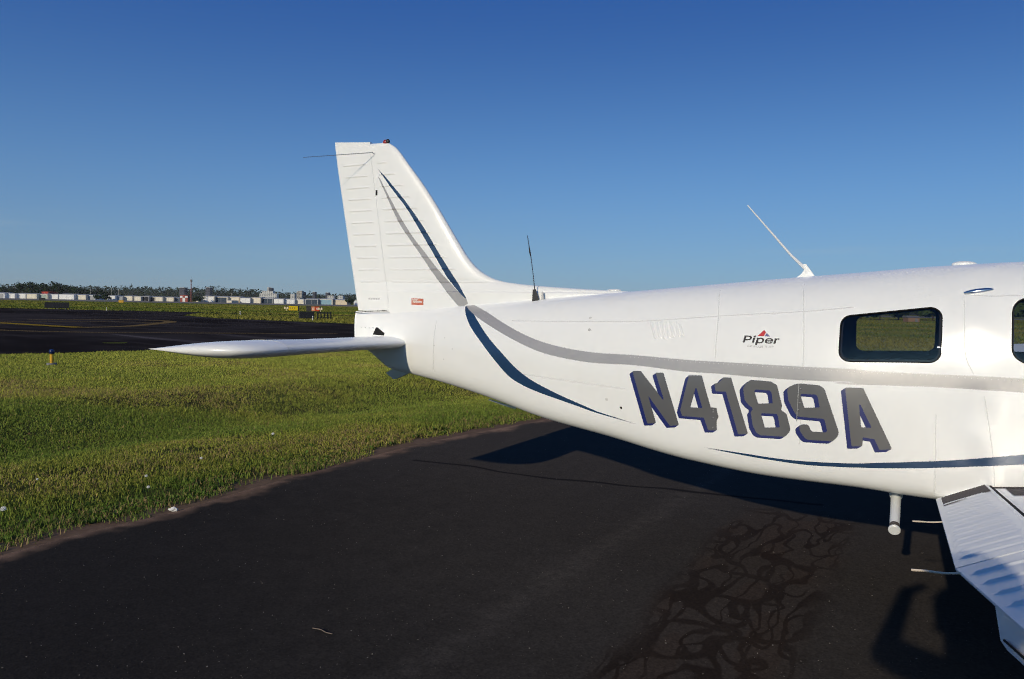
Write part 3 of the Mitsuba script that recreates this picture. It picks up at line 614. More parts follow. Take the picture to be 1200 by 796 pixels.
# ------------------------------------------------------------------ fin and rudder
LEW = [1.40, 1.700, 1.708, 1.715, 1.728, 1.754, 1.778, 1.809, 1.872, 1.960, 2.045, 2.48, 2.70, 2.769, 2.815, 2.841, 2.858, 2.868]
LEU = [2.05, 1.950, 1.850, 1.732, 1.420, .993, .784, .677, .567, .478, .416, .103, -.082, -.14, -.186, -.225, -.262, -.305]
fLE = PchipInterpolator(LEW, LEU)
def te_u(w): return np.interp(w, [1.40, 1.526, 2.905], [-.50, -.529, -.802])
def hinge_u(w): return np.interp(w, [1.40, 1.649, 2.704, 2.9], [-0.19, -0.2201, -0.4033, -0.437])
RIBS = [2.7046, 2.6115, 2.5205, 2.4285, 2.3372, 2.2428, 2.1492, 2.0555, 1.9612, 1.8675, 1.7725]
def fin_v(u, w):
    le, te, hg = fLE(w), te_u(w), hinge_u(w)
    slope = (fLE(w + .004) - fLE(w - .004)) / .008
    d = np.maximum(le - u, 0) / np.sqrt(1 + np.minimum(slope ** 2, 60))
    e = np.maximum(u - te, 0)
    t = np.interp(w, [1.5, 1.75, 2.9], [0.058, 0.054, 0.034])
    v = t * (1 - np.exp(-np.sqrt(d / 0.035)))  * np.clip(0.10 + e / 0.62, 0, 1) ** 0.85
    b = 0
    for r in RIBS:
        b = np.maximum(b, np.exp(-((w - r) / 0.0050) ** 2))
    def soft(x, k=0.022): return np.clip(x / k, 0, 1)
    win = np.maximum(soft(u - te - 0.055) * soft(hg - 0.045 - u), soft(u - hg - 0.05) * soft(le - 0.16 - u) * soft(w - 1.69, .03))
    return v + 0.0055 * b * win
topw = lambda u: np.interp(u, [-.802, -.288, -.262], [2.905, 2.868, 2.858])
def fin_mesh(kind):
    ws = np.unique(np.concatenate([np.arange(1.42, 1.69, 0.02), np.arange(1.69, 1.80, 0.003), np.arange(1.80, 2.8665, 0.0028)]))
    if kind == 'rudder': ws = ws[ws >= 1.533]; ws = np.append(ws, 2.8665)
    s = np.concatenate([np.linspace(0, 0.6, 40), 0.6 + 0.4 * (1 - (1 - np.linspace(0, 1, 40)[1:]) ** 2)])
    w = ws[:, None] + 0 * s
    a, b = (te_u(ws), hinge_u(ws) - 0.0008) if kind == 'rudder' else (hinge_u(ws) + 0.0008, fLE(ws))
    u = a[:, None] + (b - a)[:, None] * s
    if kind == 'rudder':                                          # the top edge rises towards the trailing edge
        w = w + np.clip((w - 2.70) / 0.1665, 0, 1) * (topw(u) - 2.8665)
    wq = np.minimum(w, 2.8665) if kind == 'fin' else w
    V = fin_v(u, np.minimum(wq, 2.866)); V = np.where((kind == 'fin') & (s[None] >= 0.9999), 0, V)
    cap = np.clip((np.max(ws) - ws) / 0.02, 0, 1)[:, None] ** 0.5; V = V * (0.25 + 0.75 * cap) if kind == 'fin' else V * np.where(np.arange(len(ws))[:, None] == len(ws) - 1, 0.0, 1)
    Rg, Lg = np.stack([u, V, w], -1), np.stack([u, -V, w], -1)
    top = np.stack([Rg[-1], Lg[-1]]); back = np.stack([Lg[:, 0], Rg[:, 0]], 1)
    front = np.stack([Rg[:, -1], Lg[:, -1]], 1); bot = np.stack([Lg[0], Rg[0]])
    return join([grid(Rg[:, ::-1]), grid(Lg), grid(top), grid(back), grid(front[:, ::-1] * 1.0), grid(bot)])
ac('fin', fin_mesh('fin'), 'paint_white', 50); ac('rudder', fin_mesh('rudder'), 'paint_white', 50)
def fin_decal(shape, off, m, name, label=None, s=1):
    v, f = poly_mesh(shape, 0.0042)
    V = np.stack([v[:, 0], s * (fin_v(v[:, 0], v[:, 1]) + off), v[:, 1]], 1); q = trimesh.Trimesh(V, f, process=False)
    if (q.face_normals[:, 1] * s).mean() > 0: q.invert()
    return ac(name, q, m, True, label)
Fg, Fb = TRACE['fin_gray'], TRACE['fin_blue']
above = sg.Polygon([(-.5, 2.9), (-.5, 1.60), (0.30, 1.575), (0.56, 1.598), (0.8, 2.9)])
blue_fin = strip_between(Fb[:9], Fb[9:]).intersection(above)
fin_decal(blue_fin, 0.0012, 'paint_navy', 'stripe', 'navy stripe rising to a point on the fin')
fin_decal(strip_between(Fg[:11], Fg[11:]).intersection(above).difference(blue_fin), 0.0012, 'paint_grey', 'stripe', 'grey stripe rising to a point on the fin')
fin_decal(poly([(0.016, 1.644), (0.125, 1.642), (0.126, 1.593), (0.017, 1.5945)]), 0.0012, 'plate_red', 'placard', 'small red placard low on the fin')
for a, b, c, d in ((0.024, 1.636, 0.075, 1.628), (0.03, 1.622, 0.115, 1.612)): fin_decal(poly([(a, b), (c, b), (c, d), (a, d)]), 0.0020, 'litter_white', 'placard__print')
for i in range(5): fin_decal(poly([(-0.42 + .025 * i, 1.642), (-0.405 + .025 * i, 1.642), (-0.405 + .025 * i, 1.632), (-0.42 + .025 * i, 1.632)]), 0.0012, 'faint_grey', 'stencil')
fin_decal(sg.box(-0.357, 2.452, -0.340, 2.492), 0.0012, 'dark_void', 'hinge_slot')
bc = ellipsoid([-0.290, 0, 2.868], [0.022, 0.016, 0.020]); ac('beacon', flipped(bc), 'beacon_red', True); ac('beacon_cap', flipped(ellipsoid([-0.268, 0, 2.872], [0.018, 0.014, 0.019])), 'antenna_black', True)
for s in (1, -1):
    ac('antenna', tube([(-0.39, 0.028 * s, 2.782), (-0.375, 0.05 * s, 2.786), (-0.385, 0.070 * s, 2.780), (-0.728, 0.45 * s, 2.700)], [0.0035, 0.0035, 0.003, 0.0018], 6), 'bare_metal', 40)
ac('rudder_gap_line', tube([(-0.545, 0.045, 1.522), (-0.40, 0.062, 1.535), (-0.20, 0.082, 1.545)], 0.0035, 6), 'antenna_black', 40)  # thin dark rod drawn along the gap below the rudder

# ------------------------------------------------------------------ stabilator
STW = 1.300
def naca(x, t): return 5 * t * (0.2969 * np.sqrt(x) - 0.126 * x - 0.3516 * x ** 2 + 0.2843 * x ** 3 - 0.1015 * x ** 4)
tip_le = PchipInterpolator([0, 1.08, 1.396, 1.52, 1.583, 1.64, 1.68, 1.725, 1.756, 1.778, 1.790], [0.0, -.004, -.017, -.035, -.057, -.09, -.126, -.20, -.283, -.42, -.70])
def stab(v0, v1, n, s, tip):
    vs = np.linspace(v0, v1, n) if not tip else v0 + (v1 - v0) * (1 - (1 - np.linspace(0, 1, n)) ** 2.2)
    x = (1 - np.cos(np.linspace(0, np.pi, 40))) / 2
    le = tip_le(vs) + 0.012; te = np.full(n, -0.735) - np.interp(vs, [1.6, 1.79], [0, 0.016]); ch = le - te
    th = (0.128 + 0.022 * np.clip((vs - 0.9) / 0.5, 0, 1)) * 0.735 * np.clip(ch / 0.735, 0.001, 1) ** 0.40 / np.maximum(ch, 1e-6)
    if tip: th = th * np.sqrt(np.clip(1 - ((vs - v0) / (v1 - v0 + 0.002)) ** 5, 0.0004, 1))
    u = le[:, None] - ch[:, None] * x; h = naca(x[None], th[:, None]) * ch[:, None]
    z = STW - 0.010 * (0 - u) / 0.735
    up_, dn = np.stack([u, np.repeat(vs[:, None], 40, 1), z + h], -1), np.stack([u, np.repeat(vs[:, None], 40, 1), z - h], -1)
    P = np.concatenate([up_, dn[:, ::-1][:, 1:]], 1) * [1, s, 1]
    ms = [grid(P)] + ([grid(np.stack([P[-1], P[-1][::-1]]))] if True else [])
    m = join(ms); return m if s < 0 else flipped(m)
for s in (1, -1):
    k = ac('stabilator', stab(0.03, 1.36, 24, s, False), 'wing_white', 50)
    k2 = k + '__tip'; m = stab(1.364, 1.790, 40, s, True); put(k2, trimesh.Trimesh(W(m.vertices), m.faces[:, ::-1], process=False), 'paint_white', 50)
    m = tube([(-0.05 - 0.64 * t, s * 1.362, STW - 0.010 * t + float(naca(np.array(0.05 / .747 + 0.857 * t), 0.149)) * 0.735 + 0.0002) for t in np.linspace(0, 1, 16)], 0.0010, 5)
    put(k + '__seam', trimesh.Trimesh(W(m.vertices), m.faces, process=False), 'seam_grey', 40)

# ------------------------------------------------------------------ wings, flap, aileron
def te_w(v): return 0.665 + 0.119 * (np.abs(v) - 0.6)
def te_uu(v): return np.interp(np.abs(v), [0, 2.681, 5.0], [3.600, 3.605, 3.952])
FLAP = 0.215
def wing(s):
    vs = np.concatenate([np.linspace(0.50, 2.681, 16), np.linspace(2.80, 5.0, 16)]); x = (1 - np.cos(np.linspace(0, np.pi, 44))) / 2
    te, le = te_uu(vs) + FLAP + 0.018, np.interp(vs, [0.5, 0.9, 2.7, 5.0], [5.55, 5.25, 5.20, 4.90]); ch = le - te
    u = le[:, None] - ch[:, None] * x
    chord_all = le - te_uu(vs)
    base = te_w(vs) + 0.055
    xx = (le[:, None] - u) / chord_all[:, None]
    h = naca(xx, 0.14) * chord_all[:, None] * 0.95
    z = base[:, None]
    up_, dn = np.stack([u, vs[:, None] + 0 * u, z + h], -1), np.stack([u, vs[:, None] + 0 * u, z - 0.75 * h], -1)
    P = np.concatenate([up_, dn[:, ::-1]], 1); P = np.concatenate([P, P[:, :1]], 1)
    tipc = P[-1].mean(0) + [0, 0.14, 0.0]
    t1 = P[-1] * 0.75 + tipc * 0.25 + [0, 0.05, 0]; t2 = P[-1] * 0.4 + tipc * 0.6 + [0, 0.05, 0]; t3 = np.repeat(tipc[None], P.shape[1], 0) + [0, 0.03, 0]
    P = np.concatenate([P, [t1, t2, t3]]) * [1, s, 1]
    m = grid(P); return m if s < 0 else flipped(m)
for s in (1, -1): ac('wing', wing(s), 'wing_white', 40)
def panel_w(u, v):
    """Upper surface of the lowered flap and aileron."""
    return te_w(v) + 0.004 + 0.50 * (u - te_uu(v)) - 0.10 * (u - te_uu(v)) ** 2
def flap(v0, v1, s, beads, height, width, bulge):
    vs = np.arange(v0, v1 + 1e-6, (v1 - v0) / 420); t = np.concatenate([[0, 0.01], np.linspace(0.03, 0.97, 36), [0.985, 1.0]])
    u = te_uu(vs)[:, None] + FLAP * t[None]
    w = panel_w(u, vs[:, None] + 0 * u)
    b = np.zeros_like(w)
    for q in beads: b = np.maximum(b, np.clip(1 - np.abs(vs[:, None] - q - bulge * (t[None] - .5)) / width, 0, 1) ** 0.7)
    w = w + height * b * np.clip((t - 0.06) / 0.05, 0, 1) * np.clip((0.88 - t) / 0.10, 0, 1)
    low = w[:, :] * 0 + (panel_w(u, vs[:, None] + 0 * u) - 0.006 - 0.05 * t[None])
    V = vs[:, None] + 0 * u
    top_, bot = np.stack([u, V, w], -1), np.stack([u, V, low], -1)
    P = np.concatenate([top_, bot[:, ::-1], top_[:, :1]], 1)
    ends = [grid(np.stack([top_[0], bot[0]])), grid(np.stack([bot[-1], top_[-1]]))]
    m = join([grid(P)] + ends); m.vertices = m.vertices * [1, s, 1]
    return m if s < 0 else flipped(m)
flap_beads = [1.02 + 0.118 * i for i in range(14)]
ac('flap', flap(0.60, 2.674, 1, flap_beads, 0.0075, 0.011, 0.0), 'wing_white', 40, 'lowered inner flap with fine ribs')
ac('flap', flap(0.60, 2.674, -1, [], 0.0, 0.03, 0.0), 'wing_white', 40)
ail_beads = [2.79 + 0.112 * i for i in range(19)]
ac('aileron', flap(2.686, 4.86, 1, ail_beads, 0.008, 0.0075, 0.0), 'wing_white', 40, 'ribbed outer panel lying in shade')
ac('aileron', flap(2.686, 4.86, -1, [], 0.0, 0.03, 0.0), 'wing_white', 40)
def on_flap(pts, off, m, name, label=None):
    v, f = poly_mesh(sg.Polygon(pts), 0.05)
    q = trimesh.Trimesh(np.stack([v[:, 0], v[:, 1], panel_w(v[:, 0], v[:, 1]) + off], 1), f, process=False)
    if q.face_normals[:, 2].mean() > 0: q.invert()
    return ac(name, q, m, True, label)
on_flap([(3.622, 0.655), (3.622, 1.06), (3.806, 1.00), (3.806, 0.64)], 0.0030, 'walkway_black', 'walkway', 'black walkway strip at the root of the flap')
def wing_top(u, v):
    le = np.interp(v, [0.5, 0.9, 2.7, 5.0], [5.55, 5.25, 5.20, 4.90]); c = le - te_uu(v)
    return te_w(v) + 0.055 + naca(np.clip((le - u) / c, 0, 1), 0.14) * c * 0.95
def on_wing(shape, off, m, name, label=None):
    v, f = poly_mesh(shape, 0.04)
    q = trimesh.Trimesh(np.stack([v[:, 0], v[:, 1], wing_top(v[:, 0], v[:, 1]) + off], 1), f, process=False)
    if q.face_normals[:, 2].mean() > 0: q.invert()
    return ac(name, q, m, True, label)
on_wing(sg.box(3.888, 0.71, 4.9, 1.06), 0.004, 'walkway_black', 'walkway', 'black walkway patch on the wing root')
on_wing(sg.box(3.838, 0.625, 4.9, 0.675), 0.004, 'walkway_black', 'walkway', 'thin black strip along the wing root')
sc = []
for v in np.arange(0.75, 2.65, 0.055):
    for u, f in ((3.808, panel_w), (3.858, wing_top)):
        d = ellipsoid([u, v, float(f(np.array(u), np.array(v))) + 0.001], [0.0032, 0.0032, 0.0014], 0); sc.append(d)
k = ac('wing_rivets', flipped(join(sc)), 'wing_white'); labels[k] = {'kind': 'stuff'}
# drooped plate under the outer panel, rounded at its inner end
vv = np.linspace(3.0, 4.85, 40); dr_ = np.clip((vv - 3.0) / 0.06, 0, 1) ** 0.5
top_ = np.stack([te_uu(vv) + 0.045, vv, te_w(vv) + 0.010], -1); lowp = np.stack([3.672 + 0.19 * (vv - 3.0), vv, te_w(vv) - 0.020 - 0.072 * dr_], -1)
thick = np.array([0.03, 0, 0.004])
midp = top_ * 0.5 + lowp * 0.5 + np.array([-0.012, 0, 0])
ms = join([grid(np.stack([top_, midp, lowp, lowp + thick, midp + thick, top_ + thick, top_], 1)), grid(np.stack([np.stack([top_[0], midp[0], lowp[0]]), np.stack([top_[0], midp[0], lowp[0]]) + thick]))])
ac('tab', ms, 'wing_white', 40, 'drooped plate under the outer panel')
vs2 = np.linspace(3.10, 3.9, 12)
ac('tab__slit', tube(np.stack([3.672 + 0.19 * (vs2 - 3.0) - 0.008, vs2, te_w(vs2) - 0.070], -1), 0.0028, 5), 'dark_void')
vg = np.linspace(0.60, 4.85, 60); ug = te_uu(vg) + FLAP
ac('hinge_gap', grid(np.stack([np.stack([ug + 0.0015, vg, panel_w(ug, vg) - 0.006], -1), np.stack([ug + 0.019, vg, panel_w(ug, vg) - 0.004], -1)])), 'dark_void')
# static wicks on the trailing edge
for v, L, s in ((1.58, 0.105, 0.02), (2.735, 0.115, 0.01)):
    u = float(te_uu(v)); w = float(te_w(v))
    ac('static_wick', tube(smooth_line([(u + 0.02, v, w + 0.006), (u - 0.3 * L, v + 0.1 * s, w - 0.004), (u - 0.7 * L, v + s, w - 0.003), (u - L, v + s, w - 0.006)], 5), 0.0031, 6), 'wick_cream', 40)
# boarding step under the belly
a, b = np.array([3.417, 0.40, 0.625]), np.array([3.420, 0.70, 0.506]); d = (b - a) / np.linalg.norm(b - a)
ac('boarding_step', tube([a, b - d * 0.045], [0.0255, 0.0240], 20), 'wing_white', 40)
st = ac('boarding_step__grip', tube([b - d * 0.045, b - d * 0.006], [0.0243, 0.0243], 20), 'walkway_black', 40)
ac('boarding_step__cap', tube([b - d * 0.008, b, b + d * 0.003], [0.0290, 0.0290, 0.0255], 24), 'wing_white', 40)
ac('boarding_step__foot', tube([a - d * 0.012, a + d * 0.004], [0.033, 0.033], 20), 'wing_white', 40)
# landing gear, nose, propeller: mostly hidden from here
def wheel(u, v, w, R, r_):
    t = trimesh.creation.torus(R, r_, 28, 14); V = t.vertices
    return trimesh.Trimesh(np.stack([V[:, 0] + u, V[:, 2] + v, V[:, 1] + w], 1), t.faces, process=False)
for s in (1, -1):
    ac('main_wheel', wheel(4.75, 1.75 * s, 0.215, 0.145, 0.07), 'rubber_black', True)
    ac('main_gear_leg', tube([(4.75, 1.66 * s, 0.215), (4.75, 1.66 * s, 0.85)], [0.03, 0.035], 12), 'bare_metal', 40)
    ac('main_gear_axle', tube([(4.75, 1.65 * s, 0.215), (4.75, 1.80 * s, 0.215)], [0.06, 0.06], 14), 'bare_metal', 40)
ac('nose_wheel', wheel(6.9, 0, 0.19, 0.13, 0.06), 'rubber_black', True)
ac('nose_gear_leg', tube([(6.9, 0.08, 0.19), (6.9, 0.08, 0.42), (6.9, 0, 0.5), (6.9, 0, 0.85)], [0.025, 0.025, 0.03, 0.035], 12), 'bare_metal', 40)
sp = trimesh.creation.revolve(np.array([[0, 0.34], [0.05, 0.30], [0.10, 0.22], [0.15, 0.1], [0.17, 0.0], [0, 0.0]]), sections=28); V = sp.vertices
ac('spinner', trimesh.Trimesh(np.stack([V[:, 2] + 7.55, V[:, 0], V[:, 1] + 1.06], 1), sp.faces), 'paint_white', 40)
for k in range(3):
    a = math.radians(90 + 120 * k); q = np.array([0, math.cos(a), math.sin(a)]); n_ = np.array([0, -math.sin(a), math.cos(a)]); rows = []
    for r_ in np.linspace(0.14, 1.0, 12):
        c_ = 0.055 + 0.035 * math.sin(min(1, (r_ - .1) / .8) * math.pi); tw = math.radians(55 - 42 * r_); e1 = n_ * math.cos(tw) + np.array([1, 0, 0]) * math.sin(tw); e2 = -n_ * math.sin(tw) + np.array([1, 0, 0]) * math.cos(tw)
        rows.append([np.array([7.66, 0, 1.06]) + q * r_ + e1 * c_ * math.cos(t) + e2 * 0.012 * math.sin(t) for t in np.linspace(0, 2 * np.pi, 13)])
    ac('propeller_blade', grid(np.array(rows)), 'antenna_black', 40)

# ------------------------------------------------------------------ the person holding the camera, whose shadow lies on the ground
def ball(c, r, n=20): return m3.Manifold.sphere(r, n).translate([float(x) for x in c])
def bone(a, ra, b, rb): return m3.Manifold.batch_hull([ball(a, ra), ball(b, rb)])
def figure(parts, cell=0.025, it=8):
    m = parts[0]
    for q in parts[1:]: m = m + q
    m = unmani(m.refine_to_length(cell)); trimesh.smoothing.filter_taubin(m, iterations=it); return m
def person_at(x0, y0):
    o = np.array([x0, y0, 0]); P = lambda x, y, z: o + [x, y, z]
    hip, chest = P(-0.04, -0.30, 0.92), P(-0.06, -0.29, 1.37)
    sh = {s: P(0.185 * s - 0.05, -0.27, 1.50) for s in (-1, 1)}
    el = {-1: P(-0.33, -0.11, 1.49), 1: P(0.29, -0.10, 1.26)}
    wr = {-1: P(-0.25, -0.07, 1.79), 1: P(0.085, -0.055, 1.55)}
    head = P(-0.045, -0.165, 1.72)
    skin = [ball(head, 0.088), m3.Manifold.batch_hull([ball(head + [0, 0.02, -0.06], 0.062), ball(head + [0, -0.03, 0.045], 0.092), ball(head + [0, 0.045, -0.095], 0.035)]), bone(P(-0.05, -0.27, 1.50), 0.075, head + [0, -0.03, -0.06], 0.055),
            bone(head + [0, 0.085, -0.005], 0.012, head + [0, 0.098, -0.035], 0.017)] + [m3.Manifold.batch_hull([ball(head + [0.088 * s, -0.01, 0.02], 0.012), ball(head + [0.088 * s, -0.012, -0.03], 0.009)]) for s in (-1, 1)]
    for s in (-1, 1):
        skin += [bone(sh[s] * 0.25 + el[s] * 0.75, 0.060, el[s], 0.058), bone(el[s], 0.058, wr[s], 0.042), bone(chest + [0.1 * s, 0, 0.1], 0.06, sh[s], 0.055), bone(sh[s], 0.05, el[s], 0.04)]
        palm = wr[s] + (np.array([0.07, 0.012, 0.02]) if s < 0 else np.array([-0.015, 0.012, 0.06]))
        skin += [m3.Manifold.batch_hull([ball(wr[s], 0.024), ball(palm + [0, 0.018, 0.01], 0.015), ball(palm + [0, -0.02, 0.005], 0.015)])]
        for k in range(4):                                       # fingers closed on the camera's sides
            q = palm + [0, 0.026 - 0.018 * k, 0.012]
            L = (0.040, 0.046, 0.043, 0.034)[k]
            a = q + (np.array([L * 0.6, 0.004, 0.006]) if s < 0 else np.array([-0.012, 0.006, L * 0.5])); b = a + np.array([-0.026 * s, 0.004, -0.004 if s < 0 else 0.010])
            skin += [bone(q, 0.0095, a, 0.0088), bone(a, 0.0088, b, 0.0078)]
        t = wr[s] + [-0.02 * s, -0.018, 0.03]; skin += [bone(t, 0.012, t + [-0.03 * s, -0.012, 0.018], 0.0105), bone(t + [-0.03 * s, -0.012, 0.018], 0.0105, t + [-0.045 * s, -0.006, 0.036], 0.009)]
        skin += [bone(hip + [0.10 * s, 0, -0.05], 0.075, P(0.115 * s, -0.28, 0.50), 0.055), bone(P(0.115 * s, -0.28, 0.50), 0.053, P(0.125 * s, -0.31, 0.09), 0.038)]
    skin += [bone(hip, 0.11, chest, 0.11)]
    key = newkey('person')
    put(key + '__body', figure(skin, 0.018, 6), 'skin', True)
    put(key + '__hair', figure([m3.Manifold.batch_hull([ball(head + [0, -0.03, 0.050], 0.108), ball(head + [0, -0.05, -0.02], 0.098)]) - m3.Manifold.cube([0.3, 0.2, 0.3]).translate([float(head[0] - .15), float(head[1] + .045), float(head[2] - .22)])], 0.02, 4), 'hair', True)
    shirt = [m3.Manifold.batch_hull([ball(hip + [0.07 * s, d, 0.03], 0.105) for s in (-1, 1) for d in (-0.01, 0.02)] + [ball(chest + [0.10 * s, 0, 0.05], 0.115) for s in (-1, 1)])]
    shirt += [bone(chest + [0.09 * s, 0, 0.09], 0.085, sh[s], 0.070) for s in (-1, 1)] + [bone(sh[s], 0.070, sh[s] * 0.45 + el[s] * 0.55, 0.075) for s in (-1, 1)]
    put(key + '__shirt', figure(shirt, 0.025, 8), 'shirt_cloth', True)
    legs = [m3.Manifold.batch_hull([ball(hip + [0.075 * s, 0, -0.02], 0.115) for s in (-1, 1)])]
    for s in (-1, 1): legs += [bone(hip + [0.095 * s, 0, -0.06], 0.098, P(0.115 * s, -0.28, 0.50), 0.074), bone(P(0.115 * s, -0.28, 0.50), 0.074, P(0.125 * s, -0.31, 0.10), 0.060)]
    put(key + '__trousers', figure(legs, 0.025, 8), 'denim', True)
    for s in (-1, 1):
        f = P(0.125 * s, -0.31, 0.0)
        put(key + '__shoe', figure([m3.Manifold.batch_hull([ball(f + [0, -0.05, 0.048], 0.040), ball(f + [0, 0.02, 0.060], 0.045), ball(f + [0.01 * s, 0.15, 0.038], 0.034)])], 0.02, 3), 'rubber_black', True)
    ck = newkey('camera_in_hand')
    put(ck + '__body', box(x0, y0 - 0.050, 1.600, 0.12, 0.045, 0.072, 0, 0.008), 'rubber_black')
    put(ck + '__lens', trimesh.creation.cylinder(0.030, 0.02, 24, transform=T_(x0, y0 - 0.018, 1.6)), 'rubber_black', 40)
    tag(key, 'person standing behind the aircraft holding a camera up to the face', 'person'); tag(ck, 'small black camera held up in both hands', 'camera')
def T_(x, y, z):
    m = trimesh.transformations.rotation_matrix(math.pi / 2, [1, 0, 0]); m[:3, 3] = [x, y, z]; return m
mat('skin', (0.42, 0.27, 0.20), 0.5); mat('hair', (0.05, 0.03, 0.02), 0.6); mat('shirt_cloth', (0.12, 0.16, 0.26), 0.9); mat('denim', (0.05, 0.06, 0.11), 0.9)
person_at(0.0, 0.0)

# ------------------------------------------------------------------ far side of the field
def at(px, depth): return (px - 600) / 925 * depth          # where a thing seen at that bearing stands at that depth
def at_h(px): return 0.0
plain('hangar_white', (0.80, 0.80, 0.77)); plain('hangar_tan', (0.68, 0.58, 0.42)); plain('hangar_cream', (0.76, 0.70, 0.56)); plain('hangar_grey', (0.36, 0.37, 0.37))
plain('door_slate', (0.055, 0.075, 0.10)); plain('door_blue', (0.26, 0.42, 0.50)); plain('door_sage', (0.36, 0.42, 0.36)); plain('door_dark', (0.035, 0.035, 0.04)); plain('roof_grey', (0.50, 0.50, 0.50)); plain('roof_red', (0.42, 0.06, 0.04))
plain('trunk_bark', (0.06, 0.045, 0.03)); plain('brick_dark', (0.085, 0.085, 0.105)); plain('concrete_white', (0.62, 0.62, 0.60)); plain('window_dark', (0.05, 0.06, 0.075)); plain('concrete_buff', (0.52, 0.49, 0.43))
mat('sign_black', (0.010, 0.010, 0.012), 0.6); plain('sign_yellow', (0.62, 0.45, 0.02)); plain('sign_red', (0.50, 0.06, 0.02)); plain('sign_orange', (0.62, 0.24, 0.12)); plain('sign_white', (0.75, 0.74, 0.70)); plain('post_yellow', (0.62, 0.36, 0.05)); mat('lens_blue', (0.010, 0.022, 0.10), 0.25)
plain('mast_red', (0.32, 0.10, 0.08)); plain('steel_grey', (0.22, 0.22, 0.23)); plain('house_tan', (0.30, 0.19, 0.13)); plain('lamp_cream', (0.72, 0.62, 0.40))

def hangar(px0, px1, wall, door, label, hpx=6.0, depth=560.0, doors=1, roof='roof_grey', long=14.0, group='hangars across the airfield'):
    x0, x1 = at(px0, depth), at(px1, depth); h = hpx * depth / 925; w = x1 - x0; cx = (x0 + x1) / 2; key = newkey('hangar')
    put(key + '__wall', box(cx, depth + long / 2, h / 2, w, long, h), wall)
    e = 0.2; R = h + 0.055 * min(w, 12)
    V = np.array([[x0 - e, depth - e, h], [x1 + e, depth - e, h], [x1 + e, depth + long + e, h], [x0 - e, depth + long + e, h], [x0 - e, depth + long / 2, R], [x1 + e, depth + long / 2, R]]); V = np.vstack([V, V - [0, 0, 0.18]])
    put(key + '__roof', trimesh.convex.convex_hull(V), roof)
    for k in range(doors):
        dw = w / doors * 0.86; dx = x0 + w / doors * (k + 0.5); dd = 'door'
        put(key + '__' + dd, box(dx, depth - 0.06, h * 0.44, dw, 0.12, h * 0.86), door)
        for j in (2,): put(key + '__door_joint', box(dx - dw / 2 + dw * j / 4, depth - 0.135, h * 0.44, 0.12, 0.03, h * 0.86), 'roof_grey' if door != 'hangar_white' else 'hangar_grey')
    tag(key, label, 'hangar', group)
HW_ = [(-14, 5.0, 'hangar_white', 'hangar_grey', 'white hangar cut off by the left edge of the picture', 5.6), (6.5, 17, 'hangar_white', 'hangar_white', 'white hangar second from the left edge', 5.6),
       (18, 29.5, 'hangar_white', 'hangar_white', 'white hangar third from the left edge', 5.6), (31, 42.5, 'hangar_cream', 'hangar_cream', 'cream hangar left of the red roofed shed', 5.6),
       (44, 55, 'hangar_cream', 'door_sage', 'cream hangar with a sage green door in front of the red roofed shed', 5.6), (56.5, 67.5, 'hangar_white', 'hangar_white', 'white hangar just right of the red roofed shed', 5.6),
       (69, 86, 'hangar_white', 'hangar_white', 'widest white hangar in the left row', 5.8), (88, 100, 'hangar_cream', 'hangar_cream', 'cream hangar left of the dark trees in the hangar row', 5.6), (102, 111, 'hangar_white', 'hangar_grey', 'white hangar with a grey door touching the dark trees', 5.6),
       (125, 134.5, 'hangar_white', 'hangar_white', 'white hangar just right of the dark trees in the hangar row', 5.4), (136, 143.5, 'hangar_grey', 'hangar_grey', 'narrow grey hangar between two white ones', 4.6), (145, 154.5, 'hangar_cream', 'hangar_cream', 'cream hangar left of the arched open hangar', 5.4),
       (157, 164.5, 'hangar_cream', 'hangar_cream', 'small cream hangar beside the arched open hangar', 5.2), (165, 174, 'hangar_grey', 'door_dark', 'grey hangar standing open with a dark doorway', 5.6), (175, 181, 'hangar_cream', 'door_dark', 'small cream hangar with a dark door', 5.0), (181.5, 190, 'hangar_cream', 'hangar_cream', 'cream hangar right of the dark doors', 5.0),
       (190.7, 203, 'hangar_tan', 'hangar_cream', 'long cream hangar with a tan wall left of the checkered hut', 4.8), (203.5, 209.5, 'hangar_grey', 'door_slate', 'slate grey hangar beside the checkered hut', 4.4),
       (237.5, 250.5, 'hangar_cream', 'hangar_white', 'white hangar right of the radio mast', 7.0), (251, 266, 'hangar_cream', 'door_slate', 'cream hangar with a dark slate door', 6.6), (266.5, 280, 'hangar_tan', 'hangar_cream', 'tan hangar right of the dark slate door', 6.8), (281, 292.5, 'hangar_white', 'hangar_white', 'white hangar between two tan ones', 5.8),
       (294.5, 304.8, 'hangar_tan', 'hangar_cream', 'tan hangar below the white high rise block', 6.6), (305.5, 319.5, 'hangar_grey', 'door_slate', 'grey hangar with a slate blue door below the white high rise block', 6.0), (320.5, 331.5, 'hangar_white', 'hangar_white', 'first of the three small white hangars in front of the pale towers', 5.6), (333.5, 344.5, 'hangar_white', 'hangar_white', 'middle of the three small white hangars in front of the pale towers', 5.4),
       (345.5, 355, 'hangar_white', 'hangar_cream', 'right hand one of the three small white hangars', 5.6), (357, 372, 'hangar_grey', 'door_slate', 'hangar with a dark navy door behind the black sign', 6.0), (374, 389, 'hangar_cream', 'door_blue', 'hangar with a pale blue door', 6.4), (391, 406, 'hangar_tan', 'hangar_tan', 'tan hangar near the tail of the aircraft', 5.8), (414, 424, 'hangar_white', 'hangar_white', 'white hangar half hidden by the tail of the aircraft', 5.8)]
for i, (a, b, wl, dr2, lab, hp) in enumerate(HW_): hangar(a, b, wl, dr2, lab, hp, 560 + 3 * (i % 3))
hangar(48.5, 56, 'roof_red', 'roof_red', 'shed with a red roof standing behind the hangars', 8.2, 640, roof='roof_red')
